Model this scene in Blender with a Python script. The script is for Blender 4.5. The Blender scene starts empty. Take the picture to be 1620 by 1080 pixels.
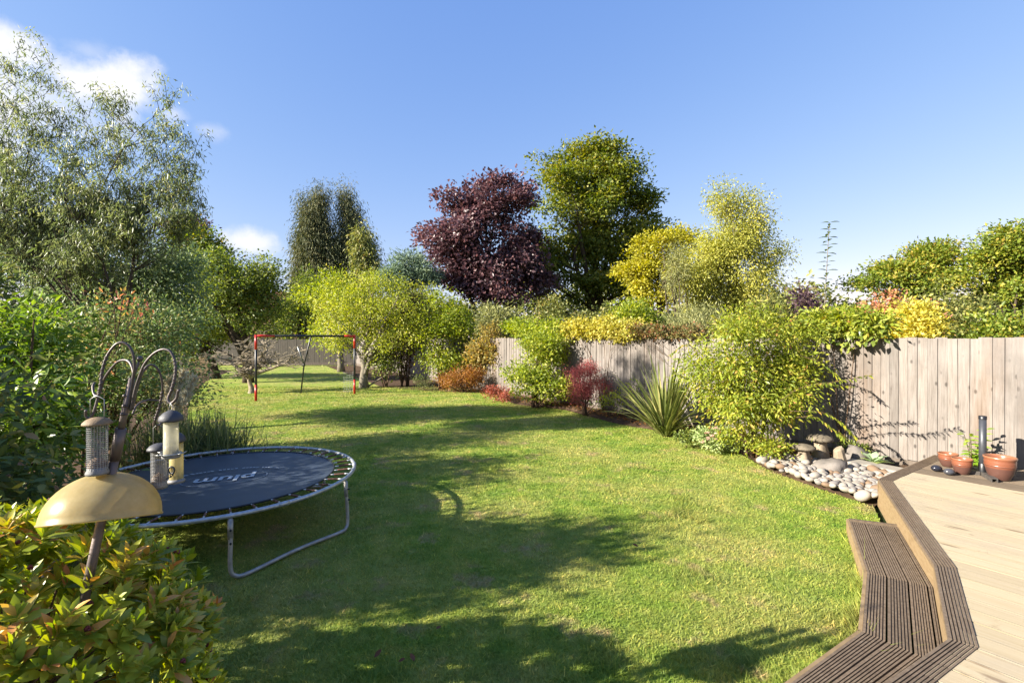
import bpy, bmesh, math, random
import numpy as np
from mathutils import Vector, Matrix

# ------------------------------------------------------------------ camera, sky, sun
SC = bpy.context.scene
COL = SC.collection
H = 1.83                      # eye height above the lawn
F = 746.0                     # focal length in photo pixels (1620 wide)
CX, CY = 810.0, 535.0         # vanishing point of the level camera

def at(px, py, d):
    """world point seen at photo pixel (px, py), d metres down the garden"""
    return Vector(((px - CX) / F * d, d, H - (py - CY) / F * d))

def ground(px, py, h=0.0):
    d = (H - h) * F / (py - CY)
    return Vector(((px - CX) / F * d, d, h))

cam_d = bpy.data.cameras.new("camera")
cam_d.sensor_width = 36.0
cam_d.lens = F / 1620 * 36.0
cam_d.shift_y = -5.0 / 1620
cam_d.clip_start = 0.05
cam_d.clip_end = 5000
cam = bpy.data.objects.new("camera", cam_d)
cam.location = (0, 0, H)
cam.rotation_euler = (math.radians(90), 0, 0)
COL.objects.link(cam)
SC.camera = cam

SUN_EL = math.radians(23.5)
TO_SUN = Vector((-0.94 * math.cos(SUN_EL), -0.342 * math.cos(SUN_EL), math.sin(SUN_EL)))
SUN_ROT = math.atan2(TO_SUN.x, TO_SUN.y)
sun_d = bpy.data.lights.new("sun", 'SUN')
sun_d.energy = 3.6
sun_d.angle = math.radians(0.55)
sun_d.color = (1.0, 0.93, 0.80)
sun = bpy.data.objects.new("sun", sun_d)
sun.rotation_euler = TO_SUN.to_track_quat('Z', 'Y').to_euler()
COL.objects.link(sun)

world = bpy.data.worlds.new("World")
SC.world = world
world.use_nodes = True
wn, wl = world.node_tree.nodes, world.node_tree.links
wn.clear()
w_out = wn.new('ShaderNodeOutputWorld')
w_bg = wn.new('ShaderNodeBackground')
w_bg.inputs['Strength'].default_value = 0.092
w_sky = wn.new('ShaderNodeTexSky')
w_sky.sky_type = 'NISHITA'
w_sky.sun_disc = False
w_sky.sun_elevation = SUN_EL
w_sky.sun_rotation = SUN_ROT
w_sky.air_density = 1.0
w_sky.dust_density = 0.1
w_sky.ozone_density = 3.5
w_tc = wn.new('ShaderNodeTexCoord')
w_noise = wn.new('ShaderNodeTexNoise')
w_noise.inputs['Scale'].default_value = 9.0
w_noise.inputs['Detail'].default_value = 7.0
w_noise.inputs['Roughness'].default_value = 0.6
wl.new(w_tc.outputs['Generated'], w_noise.inputs['Vector'])
# low clouds drifting over the trees on the sunny side: (pixel, half width, brightness)
CLOUDS = [(20, 70, 62, 1.0), (55, 165, 100, .62), (158, 132, 78, 1.0), (276, 180, 34, .55),
          (394, 384, 36, .9), (330, 205, 34, .35), (140, 82, 36, .28), (-120, 150, 150, 1.0), (-60, 300, 120, .5)]
prev = None
for (px, py, hw, br) in CLOUDS:
    d = Vector(((px - CX) / F, 1.0, -(py - CY) / F)).normalized()
    rad = hw / F / Vector(((px - CX) / F, 1.0, -(py - CY) / F)).length
    sub = wn.new('ShaderNodeVectorMath'); sub.operation = 'SUBTRACT'
    wl.new(w_tc.outputs['Generated'], sub.inputs[0]); sub.inputs[1].default_value = d
    mul = wn.new('ShaderNodeVectorMath'); mul.operation = 'MULTIPLY'
    wl.new(sub.outputs[0], mul.inputs[0]); mul.inputs[1].default_value = (1 / rad, 1 / rad, 1.75 / rad)
    ln = wn.new('ShaderNodeVectorMath'); ln.operation = 'LENGTH'
    wl.new(mul.outputs[0], ln.inputs[0])
    ma = wn.new('ShaderNodeMath'); ma.operation = 'MULTIPLY_ADD'   # noise * -3 + dist
    wl.new(w_noise.outputs['Fac'], ma.inputs[0]); ma.inputs[1].default_value = -3.4
    wl.new(ln.outputs['Value'], ma.inputs[2])
    mr = wn.new('ShaderNodeMapRange'); mr.interpolation_type = 'SMOOTHSTEP'
    wl.new(ma.outputs[0], mr.inputs['Value'])
    mr.inputs['From Min'].default_value = -0.35; mr.inputs['From Max'].default_value = -1.5
    mr.inputs['To Min'].default_value = 0.0; mr.inputs['To Max'].default_value = br
    if prev is None:
        prev = mr.outputs['Result']
    else:
        mx = wn.new('ShaderNodeMath'); mx.operation = 'MAXIMUM'
        wl.new(prev, mx.inputs[0]); wl.new(mr.outputs['Result'], mx.inputs[1]); prev = mx.outputs[0]
w_sep = wn.new('ShaderNodeSeparateColor'); wl.new(w_sky.outputs[0], w_sep.inputs[0])   # clear, evenly bright autumn sky
w_tint = wn.new('ShaderNodeCombineColor')
for ch, (pw, k) in enumerate(((0.86, 0.65), (0.62, 0.74), (0.30, 1.42))):
    p_ = wn.new('ShaderNodeMath'); p_.operation = 'POWER'; p_.inputs[1].default_value = pw; wl.new(w_sep.outputs[ch], p_.inputs[0])
    k_ = wn.new('ShaderNodeMath'); k_.operation = 'MULTIPLY'; k_.inputs[1].default_value = k; wl.new(p_.outputs[0], k_.inputs[0])
    wl.new(k_.outputs[0], w_tint.inputs[ch])
w_mix = wn.new('ShaderNodeMix'); w_mix.data_type = 'RGBA'
wl.new(prev, w_mix.inputs[0])
wl.new(w_tint.outputs[0], w_mix.inputs[6])
w_mix.inputs[7].default_value = (2.35, 2.35, 2.4, 1)
wl.new(w_mix.outputs[2], w_bg.inputs['Color'])
wl.new(w_bg.outputs[0], w_out.inputs[0])

SC.view_settings.view_transform = 'Standard'
SC.view_settings.look = 'None'
SC.view_settings.exposure = 2.3
SC.view_settings.gamma = 1.0
SC.view_settings.use_curve_mapping = False
SC.cycles.max_bounces = 8
SC.cycles.transparent_max_bounces = 12

# ------------------------------------------------------------------ helpers: objects
def link(o, parent=None):
    COL.objects.link(o)
    if parent is not None:
        o.parent = parent
        o.matrix_parent_inverse = Matrix.Identity(4)
    return o

def tag(o, label=None, cat=None, group=None, kind=None):
    if label: o["label"] = label
    if cat: o["category"] = cat
    if group: o["group"] = group
    if kind: o["kind"] = kind
    return o

def empty(name, loc, label=None, cat=None, group=None, rz=0.0):
    o = bpy.data.objects.new(name, None)
    o.empty_display_size = 0.1
    o.location = loc
    o.rotation_euler = (0, 0, rz)
    link(o)
    return tag(o, label, cat, group)

def np_mesh(name, verts, faces, mat=None, smooth=False, tint=None):
    """mesh from an (n,3) vertex array and an (m,k) face array"""
    me = bpy.data.meshes.new(name)
    verts = np.asarray(verts, dtype=np.float32)
    faces = np.asarray(faces, dtype=np.int32)
    k = faces.shape[1]
    me.vertices.add(len(verts)); me.vertices.foreach_set('co', verts.ravel())
    me.loops.add(faces.size); me.loops.foreach_set('vertex_index', faces.ravel())
    me.polygons.add(len(faces))
    me.polygons.foreach_set('loop_start', np.arange(0, faces.size, k, dtype=np.int32))
    me.polygons.foreach_set('loop_total', np.full(len(faces), k, dtype=np.int32))
    if smooth:
        me.polygons.foreach_set('use_smooth', np.ones(len(faces), dtype=bool))
    if tint is not None:
        a = me.attributes.new('tint', 'FLOAT', 'POINT')
        a.data.foreach_set('value', np.asarray(tint, dtype=np.float32))
    me.update(calc_edges=True)
    if mat: me.materials.append(mat)
    return me

def mesh_obj(name, me, parent=None, loc=None):
    o = bpy.data.objects.new(name, me)
    if loc is not None: o.location = loc
    return link(o, parent)

class MB:
    """collects simple shapes into one mesh"""
    def __init__(s): s.v = []; s.f = []
    def add(s, verts, faces):
        b = len(s.v)
        s.v += [tuple(v) for v in verts]
        s.f += [tuple(b + i for i in f) for f in faces]
    def box(s, c, size, rz=0.0):
        x, y, z = (q / 2 for q in size)
        m = Matrix.Translation(Vector(c)) @ Matrix.Rotation(rz, 4, 'Z')
        vs = [m @ Vector((a * x, b * y, d * z)) for a in (-1, 1) for b in (-1, 1) for d in (-1, 1)]
        s.add(vs, [(0, 1, 3, 2), (4, 6, 7, 5), (0, 4, 5, 1), (2, 3, 7, 6), (0, 2, 6, 4), (1, 5, 7, 3)])
    def tube(s, pts, r, n=8, caps=True, closed=False):
        pts = [Vector(p) for p in pts]
        m = len(pts)
        rs = r if isinstance(r, (list, tuple, np.ndarray)) else [r] * m
        rings = []
        up = None
        for i, p in enumerate(pts):
            if closed:
                t = pts[(i + 1) % m] - pts[i - 1]
            else:
                t = pts[min(i + 1, m - 1)] - pts[max(i - 1, 0)]
            if t.length < 1e-9: t = Vector((0, 0, 1))
            t.normalize()
            if up is None:
                up = Vector((0, 0, 1)) if abs(t.z) < 0.9 else Vector((1, 0, 0))
            a = up - t * up.dot(t)
            if a.length < 1e-6: a = t.orthogonal()
            a.normalize(); up = a
            b = t.cross(a)
            rings.append([p + (a * math.cos(2 * math.pi * k / n) + b * math.sin(2 * math.pi * k / n)) * rs[i] for k in range(n)])
        vs = [v for rg in rings for v in rg]
        fs = []
        for i in range(m if closed else m - 1):
            j = (i + 1) % m
            for k in range(n):
                k2 = (k + 1) % n
                fs.append((i * n + k, i * n + k2, j * n + k2, j * n + k))
        if caps and not closed:
            fs.append(tuple(range(n - 1, -1, -1)))
            fs.append(tuple((m - 1) * n + k for k in range(n)))
        s.add(vs, fs)
    def lathe(s, prof, n=28, c=(0, 0, 0), axis=None):
        """prof: list of (r, z)"""
        c = Vector(c)
        q = Vector((0, 0, 1)).rotation_difference(Vector(axis).normalized()) if axis is not None else None
        vs, fs = [], []
        for (r, z) in prof:
            for k in range(n):
                a = 2 * math.pi * k / n
                v = Vector((r * math.cos(a), r * math.sin(a), z))
                if q: v = q @ v
                vs.append(c + v)
        for i in range(len(prof) - 1):
            for k in range(n):
                k2 = (k + 1) % n
                fs.append((i * n + k, i * n + k2, (i + 1) * n + k2, (i + 1) * n + k))
        s.add(vs, fs)
    def ball(s, c, r, n=10, m=7, sc=(1, 1, 1)):
        prof = [(max(1e-4, r * math.sin(math.pi * i / m)), -r * math.cos(math.pi * i / m)) for i in range(m + 1)]
        vs, fs = [], []
        for (rr, z) in prof:
            for k in range(n):
                a = 2 * math.pi * k / n
                vs.append(Vector(c) + Vector((rr * math.cos(a) * sc[0], rr * math.sin(a) * sc[1], z * sc[2])))
        for i in range(m):
            for k in range(n):
                k2 = (k + 1) % n
                fs.append((i * n + k, i * n + k2, (i + 1) * n + k2, (i + 1) * n + k))
        s.add(vs, fs)
    def build(s, name, mat, parent=None, smooth=False, loc=None):
        me = bpy.data.meshes.new(name)
        me.from_pydata(s.v, [], s.f)
        if smooth:
            me.polygons.foreach_set('use_smooth', [True] * len(me.polygons))
        me.materials.append(mat)
        me.update()
        return mesh_obj(name, me, parent, loc)

def catmull(pts, n=8):
    pts = [Vector(p) for p in pts]
    out = []
    P = [pts[0] * 2 - pts[1]] + pts + [pts[-1] * 2 - pts[-2]]
    for i in range(1, len(P) - 2):
        for k in range(n):
            t = k / n
            a, b, c, d = P[i - 1], P[i], P[i + 1], P[i + 2]
            out.append(0.5 * ((2 * b) + (c - a) * t + (2 * a - 5 * b + 4 * c - d) * t * t + (3 * b - a - 3 * c + d) * t ** 3))
    out.append(pts[-1])
    return out

# ------------------------------------------------------------------ helpers: materials
def new_mat(name):
    m = bpy.data.materials.new(name)
    m.use_nodes = True
    nt = m.node_tree
    b = nt.nodes['Principled BSDF']
    return m, nt, b

def N(nt, t, **kw):
    n = nt.nodes.new(t)
    for k, v in kw.items():
        if k in n.bl_rna.properties: setattr(n, k, v)
        else: n.inputs[k.replace('_', ' ')].default_value = v
    return n

def ramp(nt, stops):
    r = nt.nodes.new('ShaderNodeValToRGB')
    e = r.color_ramp.elements
    while len(e) < len(stops): e.new(0.5)
    for i, (p, c) in enumerate(stops):
        e[i].position = p; e[i].color = (*c, 1)
    return r

def mixc(nt, fac, a, b, mode='MIX'):
    m = nt.nodes.new('ShaderNodeMix'); m.data_type = 'RGBA'; m.blend_type = mode
    for s, x in ((0, fac), (6, a), (7, b)):
        if hasattr(x, 'links') or isinstance(x, bpy.types.NodeSocket): nt.links.new(x, m.inputs[s])
        elif s == 0: m.inputs[0].default_value = x
        else: m.inputs[s].default_value = (*x, 1)
    return m.outputs[2]

def coords(nt, kind='Object', scale=(1, 1, 1), rot=(0, 0, 0)):
    tc = nt.nodes.new('ShaderNodeTexCoord')
    mp = nt.nodes.new('ShaderNodeMapping')
    mp.inputs['Scale'].default_value = scale
    mp.inputs['Rotation'].default_value = rot
    nt.links.new(tc.outputs[kind], mp.inputs[0])
    return mp.outputs[0]

def noise(nt, vec, scale, detail=4, rough=0.55):
    n = N(nt, 'ShaderNodeTexNoise', Scale=scale, Detail=detail, Roughness=rough)
    if vec is not None: nt.links.new(vec, n.inputs['Vector'])
    return n.outputs['Fac']

def bump(nt, b, height, strength=0.4, dist=0.01):
    bp = N(nt, 'ShaderNodeBump', Strength=strength, Distance=dist)
    nt.links.new(height, bp.inputs['Height'])
    nt.links.new(bp.outputs[0], b.inputs['Normal'])

TONE = 0.56     # scales the timber, stone and metal colours below to their real reflectance
def plain(name, col, rough=0.5, metal=0.0, var=0.15, scale=14, bumps=0.15, spec=0.5):
    """a painted, metal, stone or plastic surface with uneven colour and fine relief"""
    m, nt, b = new_mat(name)
    col = tuple(c * TONE for c in col)
    v = coords(nt)
    f = noise(nt, v, scale, 5)
    r = ramp(nt, [(0.25, tuple(c * (1 - var) for c in col)), (0.55, col), (0.8, tuple(min(1, c * (1 + var)) for c in col))])
    nt.links.new(f, r.inputs[0])
    nt.links.new(r.outputs[0], b.inputs['Base Color'])
    b.inputs['Roughness'].default_value = rough
    b.inputs['Metallic'].default_value = metal
    b.inputs['Specular IOR Level'].default_value = spec
    if bumps: bump(nt, b, noise(nt, v, scale * 5, 4), bumps, 0.004)
    return m

LIFT = {'dark_glossy_foliage': 1.5, 'dark_glossy_leaf': 1.5, 'mixed_shrub_foliage': 1.45, 'narrow_grey_green_foliage': 1.15, 'blue_green_foliage': 1.2, 'copper_foliage': 1.6, 'conifer_foliage': .95, 'mid_green_foliage': 1.2,
        'golden_foliage': .8, 'yellow_shrub_foliage': .78, 'orange_foliage': .75, 'scarlet_foliage': .65, 'variegated_ivy_foliage': .8, 'beech_foliage': .85, 'feathery_foliage': .88, 'feathery_leaf': .88, 'yellow_green_foliage': .88, 'oak_foliage': .95}
def leaf_mat(name, stops, trans=0.38, rough=0.5, spec=0.35):
    q = 1.5 * LIFT.get(name, 1.0)
    stops = [(p, tuple(min(.6, c * q) for c in col)) for p, col in stops]
    m, nt, b = new_mat(name)
    a = N(nt, 'ShaderNodeAttribute'); a.attribute_name = 'tint'
    oi = nt.nodes.new('ShaderNodeObjectInfo')
    r = ramp(nt, stops)
    nt.links.new(a.outputs['Fac'], r.inputs[0])
    nt.links.new(r.outputs[0], b.inputs['Base Color'])
    b.inputs['Roughness'].default_value = rough
    b.inputs['Specular IOR Level'].default_value = spec
    t = nt.nodes.new('ShaderNodeBsdfTranslucent')
    hs = N(nt, 'ShaderNodeHueSaturation', Saturation=1.15, Value=1.5)
    nt.links.new(r.outputs[0], hs.inputs['Color'])
    nt.links.new(hs.outputs[0], t.inputs['Color'])
    mx = nt.nodes.new('ShaderNodeMixShader'); mx.inputs[0].default_value = trans
    nt.links.new(b.outputs[0], mx.inputs[1]); nt.links.new(t.outputs[0], mx.inputs[2])
    nt.links.new(mx.outputs[0], nt.nodes['Material Output'].inputs[0])
    return m

def leaf_obj_mat(name, stops, trans=0.3, rough=0.4, spec=0.5):
    """for leaves that are objects of their own: one random tint per leaf"""
    m = leaf_mat(name, stops, trans, rough, spec)
    nt = m.node_tree
    oi = [n for n in nt.nodes if n.bl_idname == 'ShaderNodeObjectInfo'][0]
    rp = [n for n in nt.nodes if n.bl_idname == 'ShaderNodeValToRGB'][0]
    for l in list(rp.inputs[0].links): nt.links.remove(l)
    nt.links.new(oi.outputs['Random'], rp.inputs[0])
    return m

def grass_colour(nt, blade):
    """patchy lawn: lush, yellowed and worn areas laid out over the ground plane"""
    g = nt.nodes.new('ShaderNodeNewGeometry')
    v = g.outputs['Position']
    flat = nt.nodes.new('ShaderNodeVectorMath'); flat.operation = 'MULTIPLY'
    nt.links.new(v, flat.inputs[0]); flat.inputs[1].default_value = (1, 1, 0)
    v = flat.outputs[0]
    big = noise(nt, v, 0.75, 4, 0.6)
    mid = noise(nt, v, 3.2, 4, 0.65)
    fine = noise(nt, v, 22, 3, 0.6)
    base = ramp(nt, [(0.3, (0.13, 0.235, 0.028)), (0.5, (0.245, 0.33, 0.048)), (0.7, (0.40, 0.405, 0.09))])
    nt.links.new(mid, base.inputs[0])
    dry = ramp(nt, [(0.42, (0, 0, 0)), (0.64, (1, 1, 1))])
    nt.links.new(big, dry.inputs[0])
    m1 = nt.nodes.new('ShaderNodeMath'); m1.operation = 'MULTIPLY'
    nt.links.new(dry.outputs[0], m1.inputs[0]); nt.links.new(fine, m1.inputs[1])
    c = mixc(nt, m1.outputs[0], base.outputs[0], (0.50, 0.42, 0.15))
    worn = ramp(nt, [(0.56, (0, 0, 0)), (0.66, (0.8, 0.8, 0.8))])
    nt.links.new(noise(nt, v, 1.9, 5, 0.7), worn.inputs[0])
    return mixc(nt, worn.outputs[0], c, (0.44, 0.33, 0.17))

def mat_lawn():
    m, nt, b = new_mat('lawn_turf')
    c = grass_colour(nt, False)
    c2 = mixc(nt, 0.25, c, (0.09, 0.12, 0.03))
    nt.links.new(c2, b.inputs['Base Color'])
    b.inputs['Roughness'].default_value = 0.9
    b.inputs['Specular IOR Level'].default_value = 0.1
    bump(nt, b, noise(nt, coords(nt), 60, 4, 0.7), 0.8, 0.03)
    return m

def mat_blade():
    m, nt, b = new_mat('grass_blade')
    c = grass_colour(nt, True)
    a = N(nt, 'ShaderNodeAttribute'); a.attribute_name = 'tint'
    r = ramp(nt, [(0.0, (0.62, 0.70, 0.55)), (0.6, (1.0, 1.0, 1.0)), (0.93, (1.25, 1.15, 1.0)), (1.0, (2.3, 1.7, 1.9))])
    nt.links.new(a.outputs['Fac'], r.inputs[0])
    c = mixc(nt, 1.0, c, r.outputs[0], 'MULTIPLY')
    nt.links.new(c, b.inputs['Base Color'])
    b.inputs['Roughness'].default_value = 0.55
    b.inputs['Specular IOR Level'].default_value = 0.3
    t = nt.nodes.new('ShaderNodeBsdfTranslucent'); nt.links.new(c, t.inputs['Color'])
    mx = nt.nodes.new('ShaderNodeMixShader'); mx.inputs[0].default_value = 0.4
    nt.links.new(b.outputs[0], mx.inputs[1]); nt.links.new(t.outputs[0], mx.inputs[2])
    nt.links.new(mx.outputs[0], nt.nodes['Material Output'].inputs[0])
    return m

def wood(name, stops, axis_scale, knots=0.6, rough=0.8, rand=0.35, stain=None, bumps=0.3, kscale=2.6, kcol=None):
    """grained timber; axis_scale stretches the grain along the board in object space"""
    dim = lambda c: tuple(x * TONE * .9 for x in c)
    stops = [(p, dim(c)) for p, c in stops]
    stain = [(dim(c), *rest) for c, *rest in stain] if stain else None
    m, nt, b = new_mat(name)
    oi = nt.nodes.new('ShaderNodeObjectInfo')
    g = nt.nodes.new('ShaderNodeTexCoord')
    off = nt.nodes.new('ShaderNodeVectorMath'); off.operation = 'SCALE'
    off.inputs[0].default_value = (13.0, 7.0, 5.0)
    nt.links.new(oi.outputs['Random'], off.inputs['Scale'])
    ad = nt.nodes.new('ShaderNodeVectorMath'); ad.operation = 'ADD'
    nt.links.new(g.outputs['Object'], ad.inputs[0]); nt.links.new(off.outputs[0], ad.inputs[1])
    mp = nt.nodes.new('ShaderNodeMapping'); mp.inputs['Scale'].default_value = axis_scale
    nt.links.new(ad.outputs[0], mp.inputs[0])
    grain = noise(nt, mp.outputs[0], 6.0, 8, 0.65)
    r = ramp(nt, stops); nt.links.new(grain, r.inputs[0])
    c = r.outputs[0]
    # board to board
    rr = ramp(nt, [(0.0, (1 - rand, 1 - rand, 1 - rand)), (0.5, (1, 1, 1)), (1.0, (1 + rand * .4, 1 + rand * .33, 1 + rand * .25))])
    nt.links.new(oi.outputs['Random'], rr.inputs[0])
    c = mixc(nt, 1.0, c, rr.outputs[0], 'MULTIPLY')
    # knots: small dark spots with a pale surround
    mp2 = nt.nodes.new('ShaderNodeMapping'); mp2.inputs['Scale'].default_value = tuple(max(0.22, min(1, s)) for s in axis_scale)
    nt.links.new(ad.outputs[0], mp2.inputs[0])
    vo = nt.nodes.new('ShaderNodeTexVoronoi'); vo.inputs['Scale'].default_value = kscale
    nt.links.new(mp2.outputs[0], vo.inputs['Vector'])
    kr = ramp(nt, [(0.09, (1, 1, 1)), (0.18, (0, 0, 0))])
    nt.links.new(vo.outputs['Distance'], kr.inputs[0])
    km = nt.nodes.new('ShaderNodeMath'); km.operation = 'MULTIPLY'; km.inputs[1].default_value = knots
    nt.links.new(kr.outputs[0], km.inputs[0])
    c = mixc(nt, km.outputs[0], c, kcol or tuple(x * 0.35 for x in stops[0][1]))
    if stain:
        geo = nt.nodes.new('ShaderNodeNewGeometry')
        for (col, sc, lo, hi, amt) in stain:
            mps = nt.nodes.new('ShaderNodeMapping'); mps.inputs['Scale'].default_value = sc
            nt.links.new(geo.outputs['Position'], mps.inputs[0])
            sr = ramp(nt, [(lo, (0, 0, 0)), (hi, (amt, amt, amt))])
            nt.links.new(noise(nt, mps.outputs[0], 1.0, 5, 0.6), sr.inputs[0])
            c = mixc(nt, sr.outputs[0], c, col)
    nt.links.new(c, b.inputs['Base Color'])
    b.inputs['Roughness'].default_value = rough
    b.inputs['Specular IOR Level'].default_value = 0.25
    if bumps: bump(nt, b, grain, bumps, 0.006)
    return m

M = {}
M['lawn'] = mat_lawn()
M['blade'] = mat_blade()
M['soil'] = plain('bed_soil', (0.15, 0.095, 0.06), 0.95, var=0.55, scale=9, bumps=0.9, spec=0.1)
M['ground'] = plain('rough_ground', (0.06, 0.085, 0.025), 0.95, var=0.4, scale=0.6, bumps=0.4, spec=0.1)
M['fence'] = wood('weathered_fence', [(0.25, (0.20, 0.168, 0.145)), (0.5, (0.34, 0.295, 0.262)), (0.75, (0.44, 0.395, 0.36))],
                  (9, 9, 0.55), knots=0.8, rand=0.22, kscale=8.5,
                  stain=[((0.27, 0.165, 0.10), (1.4, 1.4, 0.18), 0.54, 0.70, 0.7),
                         ((0.50, 0.45, 0.42), (0.35, 0.35, 0.5), 0.46, 0.66, 0.6),
                         ((0.20, 0.18, 0.165), (2.2, 2.2, 1.4), 0.52, 0.72, 0.6)])
M['fence_back'] = wood('old_fence', [(0.3, (0.10, 0.085, 0.07)), (0.7, (0.20, 0.175, 0.15))], (8, 8, 0.5), knots=0.2, rand=0.2)
M['fence_post'] = wood('fence_post', [(0.3, (0.14, 0.11, 0.085)), (0.7, (0.27, 0.22, 0.18))], (8, 8, 0.5), knots=0.2, rand=0.2)
M['deck_dark'] = wood('weathered_decking', [(0.25, (0.17, 0.12, 0.075)), (0.5, (0.29, 0.21, 0.14)), (0.75, (0.40, 0.305, 0.21))],
                      (7, 7, 7), knots=0.25, rand=0.25, rough=0.75,
                      stain=[((0.48, 0.42, 0.34), (7, 7, 7), 0.66, 0.76, 0.6), ((0.10, 0.07, 0.045), (3, 3, 3), 0.55, 0.75, 0.5)])
M['deck_pale'] = wood('new_decking', [(0.22, (0.34, 0.25, 0.13)), (0.40, (0.49, 0.40, 0.26)), (0.7, (0.55, 0.465, 0.33))],
                      (0.22, 9, 9), knots=0.75, kscale=9.0, kcol=(0.09, 0.055, 0.03), rand=0.1, rough=0.7, bumps=0.15,
                      stain=[((0.26, 0.18, 0.10), (9, 9, 9), 0.64, 0.76, 0.7), ((0.36, 0.31, 0.27), (1.5, 1.5, 1.5), 0.5, 0.7, 0.4)])
M['deck_old'] = wood('old_decking', [(0.25, (0.13, 0.095, 0.06)), (0.5, (0.24, 0.18, 0.125)), (0.75, (0.36, 0.285, 0.205))],
                     (0.8, 12, 12), knots=0.4, rand=0.25, bumps=0.4)
M['riser'] = wood('deck_riser', [(0.25, (0.36, 0.235, 0.115)), (0.5, (0.50, 0.345, 0.18)), (0.75, (0.58, 0.42, 0.245))], (2, 2, 9), knots=0.4, rand=0.12)
M['bark'] = plain('bark', (0.12, 0.092, 0.065), 0.95, var=0.45, scale=9, bumps=0.9, spec=0.1)
M['bark_pale'] = plain('bark_pale', (0.33, 0.285, 0.22), 0.9, var=0.4, scale=12, bumps=0.7, spec=0.1)
M['bark_lichen'] = plain('bark_lichen', (0.46, 0.38, 0.27), 0.9, var=0.5, scale=10, bumps=0.7, spec=0.1)
M['twig'] = plain('twig', (0.17, 0.11, 0.07), 0.9, var=0.4, scale=12, bumps=0.4, spec=0.1)
M['galv'] = plain('galvanised_steel', (0.72, 0.74, 0.76), 0.42, 0.6, 0.3, 30, 0.2)
M['galv_leg'] = plain('galvanised_leg', (0.62, 0.58, 0.52), 0.5, 0.4, 0.35, 20, 0.25)
M['rust'] = plain('rusty_spring', (0.26, 0.12, 0.08), 0.7, 0.3, 0.5, 40, 0.3)
M['spring_end'] = plain('spring_end', (0.9, 0.9, 0.9), 0.4, 0.3, 0.2, 30, 0.1)
M['mat'] = plain('jumping_mat', (0.05, 0.07, 0.105), 0.5, 0, 0.3, 5, 0.1, 0.5)
M['print'] = plain('mat_print', (0.62, 0.68, 0.75), 0.6, 0, 0.2, 30, 0)
M['print_faint'] = plain('mat_print_faint', (0.22, 0.28, 0.36), 0.6, 0, 0.4, 30, 0)
M['pole'] = plain('feeder_pole_metal', (0.20, 0.15, 0.135), 0.5, 0.35, 0.45, 22, 0.25)
M['hook'] = plain('feeder_hook_metal', (0.145, 0.115, 0.11), 0.45, 0.4, 0.4, 30, 0.2)
M['lid_grey'] = plain('feeder_lid_grey', (0.085, 0.085, 0.10), 0.6, 0.1, 0.3, 30, 0.2)
M['lid_tan'] = plain('feeder_lid_rust', (0.34, 0.235, 0.13), 0.7, 0.1, 0.35, 30, 0.3)
M['wire'] = plain('feeder_wire', (0.50, 0.50, 0.49), 0.4, 0.7, 0.2, 30, 0)
M['base_grey'] = plain('feeder_base', (0.30, 0.29, 0.29), 0.6, 0.2, 0.3, 30, 0.2)
M['nuts'] = plain('peanuts', (0.40, 0.26, 0.16), 0.8, 0, 0.4, 60, 0.8)
M['seed'] = plain('bird_seed', (0.50, 0.38, 0.14), 0.85, 0, 0.4, 90, 0.8)
M['green_ring'] = plain('green_plastic', (0.03, 0.20, 0.11), 0.4)
M['red'] = plain('red_paint', (0.72, 0.028, 0.015), 0.35, 0, 0.12, 12, 0.05)
M['black'] = plain('black_paint', (0.018, 0.019, 0.024), 0.4, 0, 0.2, 12, 0.05)
M['grey_tube'] = plain('grey_tube', (0.32, 0.32, 0.31), 0.4, 0.5, 0.2, 12, 0.05)
M['net'] = plain('pale_net', (0.35, 0.37, 0.32), 0.8)
M['umb'] = plain('parasol_pole', (0.095, 0.10, 0.115), 0.45, 0.3, 0.2, 20, 0.1)
M['umb_foot'] = plain('parasol_foot', (0.155, 0.135, 0.12), 0.6, 0.2, 0.35, 25, 0.25)
M['egg'] = plain('polished_stone', (0.035, 0.036, 0.05), 0.18, 0, 0.3, 8, 0)
M['stone'] = plain('staddle_stone', (0.43, 0.345, 0.245), 0.95, 0, 0.3, 12, 0.8, 0.15)
M['stone_cap'] = plain('staddle_cap', (0.27, 0.225, 0.165), 0.95, 0, 0.5, 14, 0.9, 0.15)
M['rock'] = plain('grey_rock', (0.30, 0.265, 0.235), 0.95, 0, 0.35, 8, 0.8, 0.15)
M['peb_pale'] = plain('pale_pebble', (0.50, 0.44, 0.37), 0.75, 0, 0.18, 11, 0.2, 0.25)
M['peb_grey'] = plain('grey_pebble', (0.37, 0.335, 0.305), 0.75, 0, 0.2, 11, 0.2, 0.25)
M['peb_brown'] = plain('brown_pebble', (0.33, 0.22, 0.14), 0.75, 0, 0.25, 11, 0.2, 0.25)
M['slab'] = plain('pale_slab', (0.52, 0.47, 0.40), 0.9, 0, 0.15, 9, 0.4, 0.15)
M['roof_tile'] = plain('roof_tile', (0.22, 0.10, 0.065), 0.9, 0, 0.35, 3, 0.4, 0.15)
M['render'] = plain('house_wall', (0.38, 0.23, 0.16), 0.9, 0, 0.2, 3, 0.3, 0.15)
M['log'] = plain('cut_timber', (0.33, 0.24, 0.14), 0.9, 0, 0.35, 8, 0.5, 0.15)
M['dead'] = plain('dead_leaf', (0.24, 0.10, 0.05), 0.8, 0, 0.3, 20, 0.1, 0.2)

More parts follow.
